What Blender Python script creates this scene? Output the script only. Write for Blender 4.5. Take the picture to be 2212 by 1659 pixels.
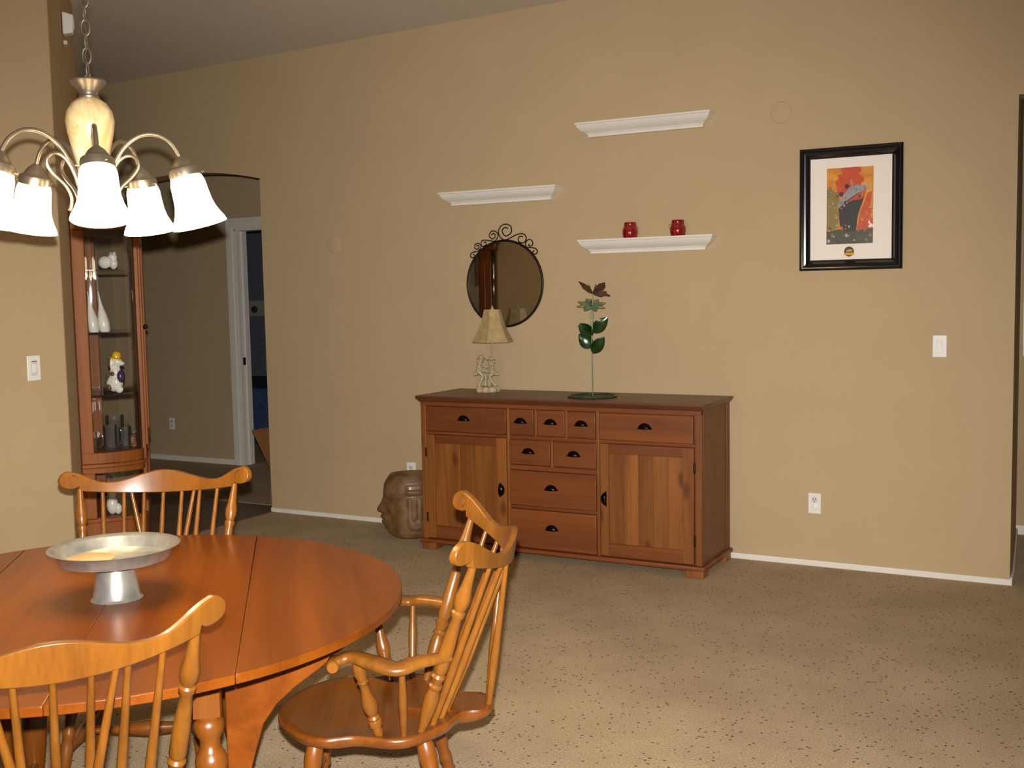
import bpy, math, random
from mathutils import Vector, Matrix
random.seed(7)
SC = bpy.context.scene
COL = SC.collection
PI = math.pi
for o in list(bpy.data.objects): bpy.data.objects.remove(o)

# ---------------------------------------------------------------- camera
CAM = Vector((2.2875, -6.0185, 1.5372))
YAW, PITCH, ROLL, FPX = 0.4946, -0.0826, -0.0191, 2354.0
fw = Vector((-math.sin(YAW)*math.cos(PITCH), math.cos(YAW)*math.cos(PITCH), math.sin(PITCH)))
r0 = Vector((math.cos(YAW), math.sin(YAW), 0)); u0 = r0.cross(fw)
rt = r0*math.cos(ROLL) + u0*math.sin(ROLL); up = -r0*math.sin(ROLL) + u0*math.cos(ROLL)
cd = bpy.data.cameras.new('camera'); cam = bpy.data.objects.new('camera', cd); COL.objects.link(cam)
cd.sensor_fit = 'HORIZONTAL'; cd.sensor_width = 36.0; cd.lens = FPX/2212*36.0
cd.clip_start = 0.05; cd.clip_end = 100
M = Matrix.Identity(4)
for i in range(3): M[i][0], M[i][1], M[i][2], M[i][3] = rt[i], up[i], -fw[i], CAM[i]
cam.matrix_world = M
SC.camera = cam

# ---------------------------------------------------------------- light
SC.view_settings.view_transform = 'Standard'; SC.view_settings.look = 'None'
SC.view_settings.gamma = 1.0; SC.view_settings.use_curve_mapping = False
SC.view_settings.exposure = 0.0
try: SC.cycles.transparent_max_bounces = 32
except Exception: pass
W = bpy.data.worlds.new('world'); SC.world = W; W.use_nodes = True
bg = W.node_tree.nodes['Background']; bg.inputs[0].default_value = (1.0, .93, .84, 1); bg.inputs[1].default_value = 0.055
# the camera's own flash, a little above the lens
fl = bpy.data.lights.new('camera_flash', 'SPOT'); fl.energy = 1220; fl.color = (1.0, .955, .90)
fl.shadow_soft_size = 0.014; fl.spot_size = math.radians(88); fl.spot_blend = 1.0
flo = bpy.data.objects.new('camera_flash', fl); COL.objects.link(flo)
FM = M @ Matrix.Rotation(math.radians(-6.5), 4, 'X'); fp = CAM + up*0.072 - rt*0.012 + fw*0.03
for i in range(3): FM[i][3] = fp[i]
flo.matrix_world = FM
BULB_W, SHADE_E = 7.0, 9.0      # chandelier: watts of each bulb, glow of the frosted glass

# ---------------------------------------------------------------- materials
def lin(c):
    return tuple(((v/255)/12.92 if v <= 10.3 else ((v/255+.055)/1.055)**2.4) for v in c) + (1,)
def nodes(name):
    m = bpy.data.materials.new(name); m.use_nodes = True
    nt = m.node_tree; b = nt.nodes['Principled BSDF']
    return m, nt, b
def N(nt, t, **kw):
    n = nt.nodes.new(t)
    for k, v in kw.items(): setattr(n, k, v)
    return n
def L(nt, a, b): nt.links.new(a, b)
def coords(nt, scale=(1, 1, 1), rot=(0, 0, 0)):
    tc = N(nt, 'ShaderNodeTexCoord'); mp = N(nt, 'ShaderNodeMapping')
    mp.inputs['Scale'].default_value = scale; mp.inputs['Rotation'].default_value = rot
    L(nt, tc.outputs['Object'], mp.inputs[0]); return mp.outputs[0]
def ramp(nt, fac, stops):
    r = N(nt, 'ShaderNodeValToRGB'); e = r.color_ramp.elements
    while len(e) < len(stops): e.new(.5)
    for i, (p, c) in enumerate(stops): e[i].position = p; e[i].color = c
    L(nt, fac, r.inputs[0]); return r.outputs[0]
def noise(nt, vec, scale, detail=2, rough=.5, dist=0):
    n = N(nt, 'ShaderNodeTexNoise'); n.inputs['Scale'].default_value = scale; n.inputs['Detail'].default_value = detail
    n.inputs['Roughness'].default_value = rough; n.inputs['Distortion'].default_value = dist
    L(nt, vec, n.inputs['Vector']); return n.outputs[0]
def bump(nt, b, h, strength, dist=.01):
    n = N(nt, 'ShaderNodeBump'); n.inputs['Strength'].default_value = strength; n.inputs['Distance'].default_value = dist
    L(nt, h, n.inputs['Height']); L(nt, n.outputs[0], b.inputs['Normal'])
def mixc(nt, a, bcol, fac, mode='MULTIPLY'):
    m = N(nt, 'ShaderNodeMix', data_type='RGBA', blend_type=mode)
    if isinstance(fac, float): m.inputs[0].default_value = fac
    else: L(nt, fac, m.inputs[0])
    for s, v in ((m.inputs[6], a), (m.inputs[7], bcol)):
        if isinstance(v, tuple): s.default_value = v
        else: L(nt, v, s)
    return m.outputs[2]
def plain(name, c, rough=.5, metal=0., coat=0., spec=.5, c2=None, nscale=8, bmp=0., bscale=60, stretch=(1, 1, 1), bdist=.002, vary=0.):
    m, nt, b = nodes(name)
    b.inputs['Roughness'].default_value = rough; b.inputs['Metallic'].default_value = metal
    b.inputs['Coat Weight'].default_value = coat; b.inputs['Coat Roughness'].default_value = .15
    b.inputs['Specular IOR Level'].default_value = spec
    v = coords(nt, stretch)
    col = ramp(nt, noise(nt, v, nscale, 3), [(.3, lin(c)), (.7, lin(c2 or c))])
    if vary:
        oi = N(nt, 'ShaderNodeObjectInfo'); mr = N(nt, 'ShaderNodeMapRange'); mr.inputs[3].default_value = 1-vary; mr.inputs[4].default_value = 1+vary*.6
        L(nt, oi.outputs['Random'], mr.inputs[0]); col = mixc(nt, col, mr.outputs[0], 1.0)
    L(nt, col, b.inputs['Base Color'])
    if bmp: bump(nt, b, noise(nt, v, bscale, 3), bmp, bdist)
    return m
def wood(name, c1, c2, axis=0, rough=.35, coat=.3, vary=.0, knots=0., scale=1., dark=.6, spec=.5):
    """grain runs along axis"""
    m, nt, b = nodes(name)
    b.inputs['Roughness'].default_value = rough; b.inputs['Coat Weight'].default_value = coat; b.inputs['Coat Roughness'].default_value = .2
    b.inputs['Specular IOR Level'].default_value = spec
    s = [9*scale]*3; s[axis] = .7*scale
    oi = N(nt, 'ShaderNodeObjectInfo')
    tc = N(nt, 'ShaderNodeTexCoord'); ad = N(nt, 'ShaderNodeVectorMath', operation='ADD'); sc_ = N(nt, 'ShaderNodeVectorMath', operation='SCALE')
    cb = N(nt, 'ShaderNodeCombineXYZ')
    for k in range(3): L(nt, oi.outputs['Random'], cb.inputs[k])
    L(nt, cb.outputs[0], sc_.inputs[0]); sc_.inputs['Scale'].default_value = 7.3 if vary else 0.0
    L(nt, tc.outputs['Object'], ad.inputs[0]); L(nt, sc_.outputs[0], ad.inputs[1])
    mp = N(nt, 'ShaderNodeMapping'); mp.inputs['Scale'].default_value = s; L(nt, ad.outputs[0], mp.inputs[0]); v = mp.outputs[0]
    big = noise(nt, v, 1.0, 4, .55, .6)
    col = ramp(nt, big, [(.32, lin(c1)), (.68, lin(c2))])
    s2 = [70*scale]*3; s2[axis] = 2.2*scale
    mp2 = N(nt, 'ShaderNodeMapping'); mp2.inputs['Scale'].default_value = s2; L(nt, ad.outputs[0], mp2.inputs[0])
    fine = noise(nt, mp2.outputs[0], 1.0, 3, .6)
    fcol = ramp(nt, fine, [(.35, (dark, dark, dark, 1)), (.6, (1, 1, 1, 1))])
    col = mixc(nt, col, fcol, .45)
    if knots:
        s3 = [7.]*3; s3[axis] = 3.2
        mp3 = N(nt, 'ShaderNodeMapping'); mp3.inputs['Scale'].default_value = s3; L(nt, ad.outputs[0], mp3.inputs[0])
        vo = N(nt, 'ShaderNodeTexVoronoi'); vo.inputs['Scale'].default_value = 1.0; L(nt, mp3.outputs[0], vo.inputs['Vector'])
        k = ramp(nt, vo.outputs['Distance'], [(.07, (.32, .25, .2, 1)), (.2, (1, 1, 1, 1))])
        col = mixc(nt, col, k, knots)
    if vary:
        mr = N(nt, 'ShaderNodeMapRange'); mr.inputs[3].default_value = 1-vary; mr.inputs[4].default_value = 1+vary*.5
        L(nt, oi.outputs['Random'], mr.inputs[0]); col = mixc(nt, col, mr.outputs[0], 1.0)
    L(nt, col, b.inputs['Base Color']); bump(nt, b, fine, .08, .001)
    return m
def glass(name, tint=(252, 253, 252), gloss=.10, rough=.02, body=0., fres=.9):
    m, nt, b = nodes(name); nt.nodes.remove(b)
    out = nt.nodes['Material Output']
    tr = N(nt, 'ShaderNodeBsdfTransparent'); tr.inputs[0].default_value = lin(tint)
    gl = N(nt, 'ShaderNodeBsdfGlossy'); gl.inputs['Roughness'].default_value = rough
    fr = N(nt, 'ShaderNodeFresnel'); fr.inputs[0].default_value = 1.5
    ma = N(nt, 'ShaderNodeMath', operation='MULTIPLY_ADD'); ma.inputs[1].default_value = fres; ma.inputs[2].default_value = gloss
    L(nt, fr.outputs[0], ma.inputs[0])
    mx = N(nt, 'ShaderNodeMixShader'); L(nt, ma.outputs[0], mx.inputs[0]); L(nt, tr.outputs[0], mx.inputs[1]); L(nt, gl.outputs[0], mx.inputs[2])
    res = mx.outputs[0]
    if body:
        df = N(nt, 'ShaderNodeBsdfDiffuse'); df.inputs[0].default_value = lin(tint)
        m2 = N(nt, 'ShaderNodeMixShader'); m2.inputs[0].default_value = body; L(nt, res, m2.inputs[1]); L(nt, df.outputs[0], m2.inputs[2]); res = m2.outputs[0]
    L(nt, res, out.inputs[0]); return m

MT = {}
MT['wall'] = plain('wall_paint_tan', (186, 163, 128), .85, spec=.25, c2=(183, 160, 125), nscale=3, bmp=.25, bscale=90)
MT['ceiling'] = plain('ceiling_paint', (218, 210, 196), .9, spec=.2, c2=(214, 206, 192), nscale=4, bmp=.3, bscale=70)
MT['white'] = plain('white_trim_paint', (226, 222, 212), .45, c2=(222, 218, 208))
MT['plastic'] = plain('white_plastic', (228, 226, 222), .35)
MT['plastic2'] = plain('grey_white_plastic', (205, 203, 200), .35)
MT['dark'] = plain('dark_slot', (30, 26, 24), .6)
MT['iron'] = plain('dark_bronze_iron', (44, 34, 26), .45, .6, c2=(30, 24, 20), nscale=30)
MT['handle'] = plain('black_bronze_pull', (20, 17, 15), .22, .7)
MT['nickel'] = plain('brushed_nickel', (176, 160, 138), .32, .85, c2=(160, 146, 126), nscale=20)
MT['zinc'] = plain('galvanised_zinc', (196, 194, 186), .33, .75, c2=(160, 160, 154), nscale=26)
MT['mirror'] = plain('mirror_silver', (214, 212, 204), .015, 1.0)
MT['sb_v'] = wood('stained_pine_vertical', (148, 90, 34), (112, 62, 20), 2, .5, .05, vary=.22, knots=.75)
MT['sb_h'] = wood('stained_pine_horizontal', (130, 70, 24), (106, 54, 18), 0, .5, .05, vary=.12, knots=.3)
MT['sb_y'] = wood('stained_pine_side', (120, 70, 34), (104, 58, 28), 2, .5, .05, knots=.4)
MT['sb_top'] = wood('stained_pine_top', (104, 62, 34), (88, 50, 28), 0, .45, .15, knots=.3)
MT['maple'] = wood('honey_maple_table', (128, 66, 9), (102, 48, 5), 0, .3, .2, vary=.08, dark=.7, spec=.35)
MT['chair'] = wood('honey_maple_chair', (132, 82, 24), (104, 60, 15), 2, .34, .25, dark=.6, spec=.4)
MT['seat'] = wood('honey_maple_seat', (122, 66, 14), (92, 46, 10), 0, .32, .35, dark=.6)
MT['maple_dark'] = wood('honey_maple_legs', (128, 72, 16), (102, 54, 11), 2, .32, .3, dark=.65)
MT['curio'] = wood('red_oak_curio', (148, 86, 30), (118, 62, 18), 2, .5, .0, dark=.6, spec=.25)
MT['glass'] = glass('clear_glass', gloss=.04)
MT['glassy'] = glass('clear_glassware', (251, 253, 252), gloss=.07, body=.015)
MT['cream'] = plain('cream_resin', (190, 176, 146), .55, c2=(150, 132, 98), nscale=60)
MT['parch'] = plain('parchment_shade', (182, 160, 114), .7, c2=(160, 134, 86), nscale=22)
MT['leaf'] = plain('green_enamel', (26, 66, 24), .16, .35, c2=(12, 44, 14), nscale=40, coat=.6)
MT['greenwire'] = plain('green_wire', (40, 66, 40), .35, .5, c2=(90, 100, 80), nscale=90)
MT['petal'] = plain('teal_yellow_enamel', (42, 122, 124), .22, .35, c2=(150, 150, 30), nscale=22, coat=.5)
MT['wing'] = plain('bronze_purple_enamel', (70, 46, 62), .25, .5, c2=(104, 78, 34), nscale=24, coat=.4)
MT['red'] = glass('red_glass', (196, 14, 30), gloss=.16, rough=.09, body=.35)
MT['black_frame'] = plain('black_lacquer', (16, 14, 14), .2, coat=.4)
MT['mat'] = plain('mat_board', (250, 236, 228), .8)
MT['glazing'] = glass('matte_glazing', gloss=.0, rough=.35, fres=.12)
MT['stone'] = plain('brown_terracotta', (128, 98, 64), .5, c2=(88, 60, 34), nscale=14, bmp=.3, bscale=30, coat=.1)
MT['white_cer'] = plain('white_ceramic', (225, 222, 212), .2, coat=.5)
MT['yellow'] = plain('yellow_ceramic', (222, 176, 30), .25, coat=.4)
MT['purple'] = plain('purple_ceramic', (70, 40, 84), .3, coat=.4)
MT['cream_wood'] = plain('pale_panel', (214, 200, 172), .35)
MT['cobalt'] = plain('blue_bedspread', (60, 76, 112), .9, c2=(44, 58, 92), nscale=16)
MT['bluewall'] = plain('blue_grey_wall', (92, 96, 112), .9)
MT['border'] = plain('wallpaper_border', (150, 146, 138), .8)
MT['motif'] = plain('border_motif_brown', (58, 44, 36), .8)
MT['brownpillow'] = plain('dark_brown_cushion', (40, 28, 24), .9)
MT['tan'] = wood('tan_board', (150, 106, 62), (136, 92, 52), 2, .6, 0)
MT['tandisc'] = wood('pale_wood_disc', (196, 164, 116), (172, 138, 92), 0, .6, .0)
MT['groove'] = plain('dark_carved_line', (70, 38, 14), .5)
MT['tile'] = plain('dark_brown_entry_tile', (112, 90, 68), .5, c2=(96, 76, 58), nscale=5)
MT['strip'] = plain('tan_threshold', (170, 146, 112), .5)
MT['brownbox'] = plain('brown_box', (96, 66, 40), .5)

def carpet_mat():
    m, nt, b = nodes('beige_frieze_carpet'); b.inputs['Roughness'].default_value = 1; b.inputs['Specular IOR Level'].default_value = .1
    v = coords(nt)
    c = ramp(nt, noise(nt, v, 170, 4, .7), [(.3, lin((160, 136, 104))), (.5, lin((200, 176, 142))), (.72, lin((222, 202, 172)))])
    big = ramp(nt, noise(nt, v, 2.2, 4, .6), [(.35, (.84, .83, .82, 1)), (.65, (1, 1, 1, 1))])
    c = mixc(nt, c, big, 1.0)
    vo = N(nt, 'ShaderNodeTexVoronoi'); vo.inputs['Scale'].default_value = 42; L(nt, v, vo.inputs['Vector'])
    fl_ = ramp(nt, vo.outputs['Distance'], [(.13, (.22, .20, .19, 1)), (.26, (1, 1, 1, 1))])
    pick = ramp(nt, vo.outputs['Color'], [(.44, (0, 0, 0, 1)), (.50, (1, 1, 1, 1))])
    c = mixc(nt, c, fl_, pick)
    L(nt, c, b.inputs['Base Color']); bump(nt, b, noise(nt, v, 150, 3, .7), .9, .012)
    return m
MT['carpet'] = carpet_mat()
def shade_mat():
    m, nt, b = nodes('lit_frosted_glass'); b.inputs['Base Color'].default_value = (.9, .86, .76, 1); b.inputs['Roughness'].default_value = .35
    v = coords(nt); c = ramp(nt, noise(nt, v, 16, 4, .6, 1.5), [(.35, (1, .80, .42, 1)), (.65, (1, .90, .64, 1))])
    L(nt, c, b.inputs['Emission Color']); b.inputs['Emission Strength'].default_value = SHADE_E
    return m
MT['shade'] = shade_mat()
def alabaster():
    m, nt, b = nodes('swirled_alabaster_glass'); b.inputs['Roughness'].default_value = .22; b.inputs['Coat Weight'].default_value = .4
    v = coords(nt, (1, 1, .45)); c = ramp(nt, noise(nt, v, 14, 5, .65, 2.5), [(.35, lin((196, 164, 110))), (.6, lin((222, 198, 152))), (.75, lin((238, 224, 196)))])
    L(nt, c, b.inputs['Base Color']); return m
MT['alab'] = alabaster()
def art_mat(name, stops, scale=5, dist=1.5, stretch=(1, 1, 1), detail=4):
    m, nt, b = nodes(name); b.inputs['Roughness'].default_value = .35
    v = coords(nt, stretch); L(nt, ramp(nt, noise(nt, v, scale, detail, .6, dist), stops), b.inputs['Base Color']); return m
MT['art_sky'] = art_mat('print_orange_sky', [(.3, lin((206, 90, 24))), (.5, lin((220, 140, 36))), (.7, lin((226, 168, 60)))], 9)
MT['art_red'] = art_mat('print_red_cloud', [(.3, lin((196, 56, 28))), (.7, lin((216, 90, 36)))], 20)
MT['art_hull'] = art_mat('print_dark_hull', [(.3, lin((34, 32, 38))), (.7, lin((56, 50, 52)))], 30)
MT['art_deck'] = art_mat('print_grey_deck', [(.35, lin((110, 112, 124))), (.5, lin((170, 168, 172))), (.7, lin((120, 60, 66)))], 60)
MT['art_city'] = art_mat('print_green_shore', [(.3, lin((112, 116, 60))), (.5, lin((150, 128, 64))), (.7, lin((96, 84, 78)))], 50)
MT['art_water'] = art_mat('print_dark_water', [(.35, lin((54, 58, 46))), (.55, lin((84, 78, 62))), (.75, lin((60, 80, 100)))], 60)
MT['art_fleck'] = art_mat('print_pale_figures', [(.35, lin((150, 150, 150))), (.5, lin((190, 186, 176))), (.7, lin((140, 80, 50)))], 90)
MT['gold'] = plain('gold_foil', (190, 140, 50), .3, .8)
MT['maroon'] = plain('dark_medallion', (52, 34, 34), .4)

# ---------------------------------------------------------------- mesh helpers
def crom(P, n=6, closed=False):
    P = [Vector(p) for p in P]; out = []; m = len(P)
    rng = range(m) if closed else range(m-1)
    for i in rng:
        if closed: a, b, c, d = P[i-1], P[i], P[(i+1) % m], P[(i+2) % m]
        else: a, b, c, d = P[max(i-1, 0)], P[i], P[i+1], P[min(i+2, m-1)]
        for k in range(n):
            t = k/n
            out.append(.5*((2*b)+(c-a)*t+(2*a-5*b+4*c-d)*t*t+(3*b-a-3*c+d)*t**3))
    if not closed: out.append(P[-1].copy())
    return out
class B:
    def __init__(s): s.v = []; s.f = []
    def add(s, v, f):
        o = len(s.v); s.v += [tuple(x) for x in v]; s.f += [tuple(i+o for i in q) for q in f]; return s
    def box(s, x0, x1, y0, y1, z0, z1):
        v = [(x0, y0, z0), (x1, y0, z0), (x1, y1, z0), (x0, y1, z0), (x0, y0, z1), (x1, y0, z1), (x1, y1, z1), (x0, y1, z1)]
        return s.add(v, [(0, 3, 2, 1), (4, 5, 6, 7), (0, 1, 5, 4), (1, 2, 6, 5), (2, 3, 7, 6), (3, 0, 4, 7)])
    def frame(s, p0, p1):
        p0 = Vector(p0); p1 = Vector(p1); a = (p1-p0).normalized()
        h = Vector((0, 0, 1)) if abs(a.z) < .9 else Vector((1, 0, 0))
        x = a.cross(h).normalized(); y = a.cross(x).normalized(); return p0, p1, a, x, y
    def lathe(s, p0, p1, prof, n=12, cap=True):
        """prof: (t, r) along p0->p1"""
        p0, p1, a, x, y = s.frame(p0, p1); v = []; f = []
        for t, r in prof:
            c = p0+(p1-p0)*t
            for k in range(n):
                an = 2*PI*k/n; v.append(c+x*(r*math.cos(an))+y*(r*math.sin(an)))
        m = len(prof)
        for i in range(m-1):
            for k in range(n): f.append((i*n+k, i*n+(k+1) % n, (i+1)*n+(k+1) % n, (i+1)*n+k))
        if cap: f.append(tuple(range(n))[::-1]); f.append(tuple((m-1)*n+k for k in range(n)))
        return s.add(v, f)
    def tube(s, pts, r, n=8, closed=False, cap=True):
        pts = [Vector(p) for p in pts]; m = len(pts); v = []; f = []; prev = None
        for i, p in enumerate(pts):
            if closed: t = pts[(i+1) % m]-pts[i-1]
            else: t = pts[min(i+1, m-1)]-pts[max(i-1, 0)]
            t.normalize()
            if prev is None:
                h = Vector((0, 0, 1)) if abs(t.z) < .9 else Vector((1, 0, 0)); x = t.cross(h).normalized()
            else:
                x = prev-t*prev.dot(t); x.normalize()
            prev = x; y = t.cross(x); rr = r[i] if isinstance(r, (list, tuple)) else r
            for k in range(n):
                an = 2*PI*k/n; v.append(p+x*(rr*math.cos(an))+y*(rr*math.sin(an)))
        for i in range(m if closed else m-1):
            j = (i+1) % m
            for k in range(n): f.append((i*n+k, i*n+(k+1) % n, j*n+(k+1) % n, j*n+k))
        if cap and not closed: f.append(tuple(range(n))[::-1]); f.append(tuple((m-1)*n+k for k in range(n)))
        return s.add(v, f)
    def prism(s, poly, ax, a0, a1):
        """poly 2D extruded along axis ax (0,1,2) from a0 to a1; remaining axes in cyclic order"""
        n = len(poly); v = []
        for a in (a0, a1):
            for p, q in poly:
                c = [0, 0, 0]; c[ax] = a; c[(ax+1) % 3] = p; c[(ax+2) % 3] = q; v.append(c)
        return s.add(v, [tuple(range(n))[::-1], tuple(range(n, 2*n))]+[(i, (i+1) % n, n+(i+1) % n, n+i) for i in range(n)])
    def ball(s, c, r, nu=12, nv=8, rot=None):
        if not isinstance(r, (tuple, list)): r = (r, r, r)
        v = []; f = []; R = rot or Matrix.Identity(3); c = Vector(c)
        for i in range(nv+1):
            th = PI*i/nv
            for k in range(nu):
                ph = 2*PI*k/nu
                v.append(c+R @ Vector((r[0]*math.sin(th)*math.cos(ph), r[1]*math.sin(th)*math.sin(ph), r[2]*math.cos(th))))
        for i in range(nv):
            for k in range(nu): f.append((i*nu+k, (i+1)*nu+k, (i+1)*nu+(k+1) % nu, i*nu+(k+1) % nu))
        return s.add(v, f)
    def shift(s, d):
        s.v = [(a+d[0], b+d[1], c+d[2]) for a, b, c in s.v]; return s
    def xf(s, Mx):
        s.v = [tuple(Mx @ Vector(p)) for p in s.v]; return s
    def mesh(s, name, mat, smooth=True, ang=.7):
        me = bpy.data.meshes.new(name); me.from_pydata(s.v, [], s.f); me.validate()
        import bmesh
        bm = bmesh.new(); bm.from_mesh(me); bmesh.ops.remove_doubles(bm, verts=bm.verts, dist=1e-6)
        bmesh.ops.recalc_face_normals(bm, faces=bm.faces); bm.to_mesh(me); bm.free()
        me.materials.append(MT[mat] if isinstance(mat, str) else mat)
        if smooth: me.shade_smooth(); me.set_sharp_from_angle(angle=ang)
        return me
    def obj(s, name, mat, parent=None, bevel=0., smooth=True, ang=.7, loc=None):
        o = bpy.data.objects.new(name, s.mesh(name, mat, smooth, ang)); COL.objects.link(o)
        if parent is not None: o.parent = parent
        if loc: o.location = loc
        if bevel:
            md = o.modifiers.new('bevel', 'BEVEL'); md.width = bevel; md.segments = 2; md.limit_method = 'ANGLE'; md.angle_limit = .6
        return o
def tag(o, label, cat, group=None):
    o['label'] = label; o['category'] = cat
    if group: o['group'] = group
    return o
def thing(name, label, cat, loc=(0, 0, 0), rz=0, group=None):
    o = bpy.data.objects.new(name, None); COL.objects.link(o); o.empty_display_size = .05
    o.location = loc; o.rotation_euler = (0, 0, rz); return tag(o, label, cat, group)
def structure(o): o['kind'] = 'structure'; return o
def dup(root, loc, rz, label):
    def cp(o, par):
        c = o.copy(); COL.objects.link(c); c.parent = par
        for ch in list(o.children): cp(ch, c)
        return c
    r = cp(root, None); r.location = loc; r.rotation_euler = (0, 0, rz); r['label'] = label; return r
def copyobj(o, parent, loc=None, rot=None):
    c = o.copy(); COL.objects.link(c); c.parent = parent
    if loc is not None: c.location = loc
    if rot is not None: c.rotation_euler = rot
    return c

# ================================================================ STRUCTURE
XL, XR = -2.95, 1.915                       # ends of the long back wall
CZ = lambda x: 3.277+.0205*x                # ceiling height, rising slightly to the right
structure(B().box(-8.5, 6.5, -9.5, 7.0, -.1, 0).obj('floor', 'carpet', smooth=False))
b = B(); zl, zr = CZ(-8.5), CZ(6.5)
b.prism([(zl, -8.5), (zr, 6.5), (zr+.1, 6.5), (zl+.1, -8.5)], 1, -9.5, 7.0)
structure(b.obj('ceiling', 'ceiling', smooth=False))
structure(B().box(-7.5, -2.935, -2.15, .165, 0, .004).obj('floor_entry', 'tile', smooth=False))
structure(B().box(-4.46, -2.95, .165, .19, 0, .008).obj('trim_2', 'strip', bevel=.003))
# long wall: body, header over arch with curved soffit, header over right opening
AL, AR = -4.46, XL
arch = [(AR+(AL-AR)*k/24, 2.382+.083*(1-(2*k/24-1)**2)) for k in range(25)]
b = B()
def wallpoly(poly, y0, y1): b.prism([(z, x) for x, z in poly], 1, y0, y1)
wallpoly([(XL, 0), (XR, 0), (XR, 3.4), (XL, 3.4)], 0, .16)
b.prism([(z, x) for x, z in ([(AR, 3.4)]+arch+[(AL, 3.4)])], 1, 0, .16)
wallpoly([(-7.5, 0), (AL, 0), (AL, 3.4), (-7.5, 3.4)], 0, .16)
wallpoly([(XR, 2.47), (3.6, 2.47), (3.6, 3.5), (XR, 3.5)], 0, .16)
wallpoly([(3.6, 0), (6.4, 0), (6.4, 3.5), (3.6, 3.5)], 0, .16)
structure(b.obj('wall_back', 'wall', smooth=False))
structure(B().box(XL, XR+.012, -.013, 0, 0, .034).obj('baseboard_back', 'white', bevel=.004))
# side passage beyond the right end
XF = 1.865                                   # the passage narrows a little
b = B(); b.prism([(XR-.12, .16), (XR, .16), (XF, 1.28), (XF-.12, 1.28)], 2, 0, 3.4); b.box(XF-.12, 3.6, 1.28, 1.42, 0, 3.4)
structure(b.obj('wall_right_passage', 'wall', smooth=False))
b = B(); b.box(XR, XR+.012, 0, .16, 0, .04); b.prism([(XR, .16), (XR+.012, .16), (XF+.012, 1.28), (XF, 1.28)], 2, 0, .04); b.box(XF, 3.6, 1.266, 1.28, 0, .06)
structure(b.obj('baseboard_right', 'white', bevel=.003))
# left wall of the dining area, turning off at 45 degrees past its rounded corner
def wall_strip(pts, th, z1=3.5):
    """pts: plan polyline of the visible face; offset away to make thickness"""
    n = len(pts); P = [Vector((p[0], p[1])) for p in pts]; off = []
    for i in range(n):
        t = (P[min(i+1, n-1)]-P[max(i-1, 0)]).normalized(); off.append(P[i]+Vector((-t.y, t.x))*th)
    return [(p.x, p.y) for p in P]+[(p.x, p.y) for p in reversed(off)]
bull = []
for k in range(7):
    a = math.radians(45*k/6); bull.append((-1.99+.02*math.cos(a), -2.528+.02*math.sin(a)))
poly = wall_strip([(-1.97, -9.4)]+bull+[(-2.90, -1.587)], .12)
structure(B().prism(poly, 2, 0, 3.5).obj('wall_left', 'wall', ang=.5))
structure(B().prism([(-2.90, -1.587), (-2.985, -1.67), (-7.5, -1.67), (-7.5, -1.587)], 2, 0, 3.5).obj('wall_left_return', 'wall', smooth=False))
structure(B().box(-7.6, -7.5, -1.67, 1.7, 0, 3.5).obj('wall_left_hall', 'wall', smooth=False))
# hall behind the arch and its bedroom door
HY = 1.6; DL, DR, DH = -4.655, -3.85, 2.17
b = B(); b.box(-7.5, DL, HY, HY+.12, 0, 2.75); b.box(DL, DR, HY, HY+.12, DH, 2.75); b.box(DR, XR-.12, HY, HY+.12, 0, 2.75)
structure(b.obj('wall_hall', 'wall', smooth=False))
structure(B().box(-7.5, XR-.12, .16, HY, 2.75, 2.85).obj('ceiling_hall', 'ceiling', smooth=False))
structure(B().box(-7.5, DL-.1, HY-.013, HY, 0, .05).obj('baseboard_hall', 'white', bevel=.003))
b = B()
for x0, x1 in ((DL-.10, DL), (DR, DR+.10)):
    b.box(x0, x1, HY-.018, HY, 0, DH+.0)
b.box(DL-.10, DR+.10, HY-.018, HY, DH, DH+.10)
b.box(DL-.075, DL-.02, HY-.026, HY-.018, 0, DH+.02); b.box(DL-.075, DR+.075, HY-.026, HY-.018, DH+.02, DH+.075)
b.box(DL, DL+.018, HY-.018, HY+.13, 0, DH); b.box(DR-.018, DR, HY-.018, HY+.13, 0, DH); b.box(DL, DR, HY-.018, HY+.13, DH-.018, DH)
b.box(DL+.018, DL+.032, HY+.05, HY+.09, 0, DH)
o = structure(b.obj('trim_1', 'white', bevel=.003))
B().box(DL+.018, DL+.024, HY+.02, HY+.05, .93, 1.0).obj('strike_plate', 'iron', o)
# bedroom
b = B(); b.box(-9.4, -2.0, 4.6, 4.7, 0, 2.75); b.box(-9.5, -9.4, 1.72, 4.7, 0, 2.75); b.box(-2.6, -2.5, 1.72, 4.7, 0, 2.75)
wb = structure(b.obj('wall_bedroom', 'bluewall', smooth=False))
structure(B().box(-9.4, -2.5, 1.72, 4.6, 2.6, 2.7).obj('ceiling_bedroom', 'ceiling', smooth=False))
bo = B().box(-9.3, -2.6, 4.594, 4.6, 1.32, 1.51).obj('wallpaper_border', 'border', wb, smooth=False)
for k in range(9):
    x = -7.55+k*.22
    B().ball((x, 4.592, 1.40+.02*(k % 2)), (.055, .004, .045), 10, 6).obj('border_motif', 'motif', bo)

# ================================================================ SIDEBOARD
SX1, SX0, YB, YF, SH = .4756, -1.331, -.02, -.545, .937
sb = thing('sideboard', 'long stained pine sideboard with nine drawers and two panelled doors', 'sideboard', ((SX0+SX1)/2, -.28, 0))
ox, oy = (SX0+SX1)/2, -.28
def S(x0, x1, y0, y1, z0, z1): return B().box(x0-ox, x1-ox, y0-oy, y1-oy, z0, z1)
BL, BR, BF = SX0+.022, SX1-.022, -.52       # body extents
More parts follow.
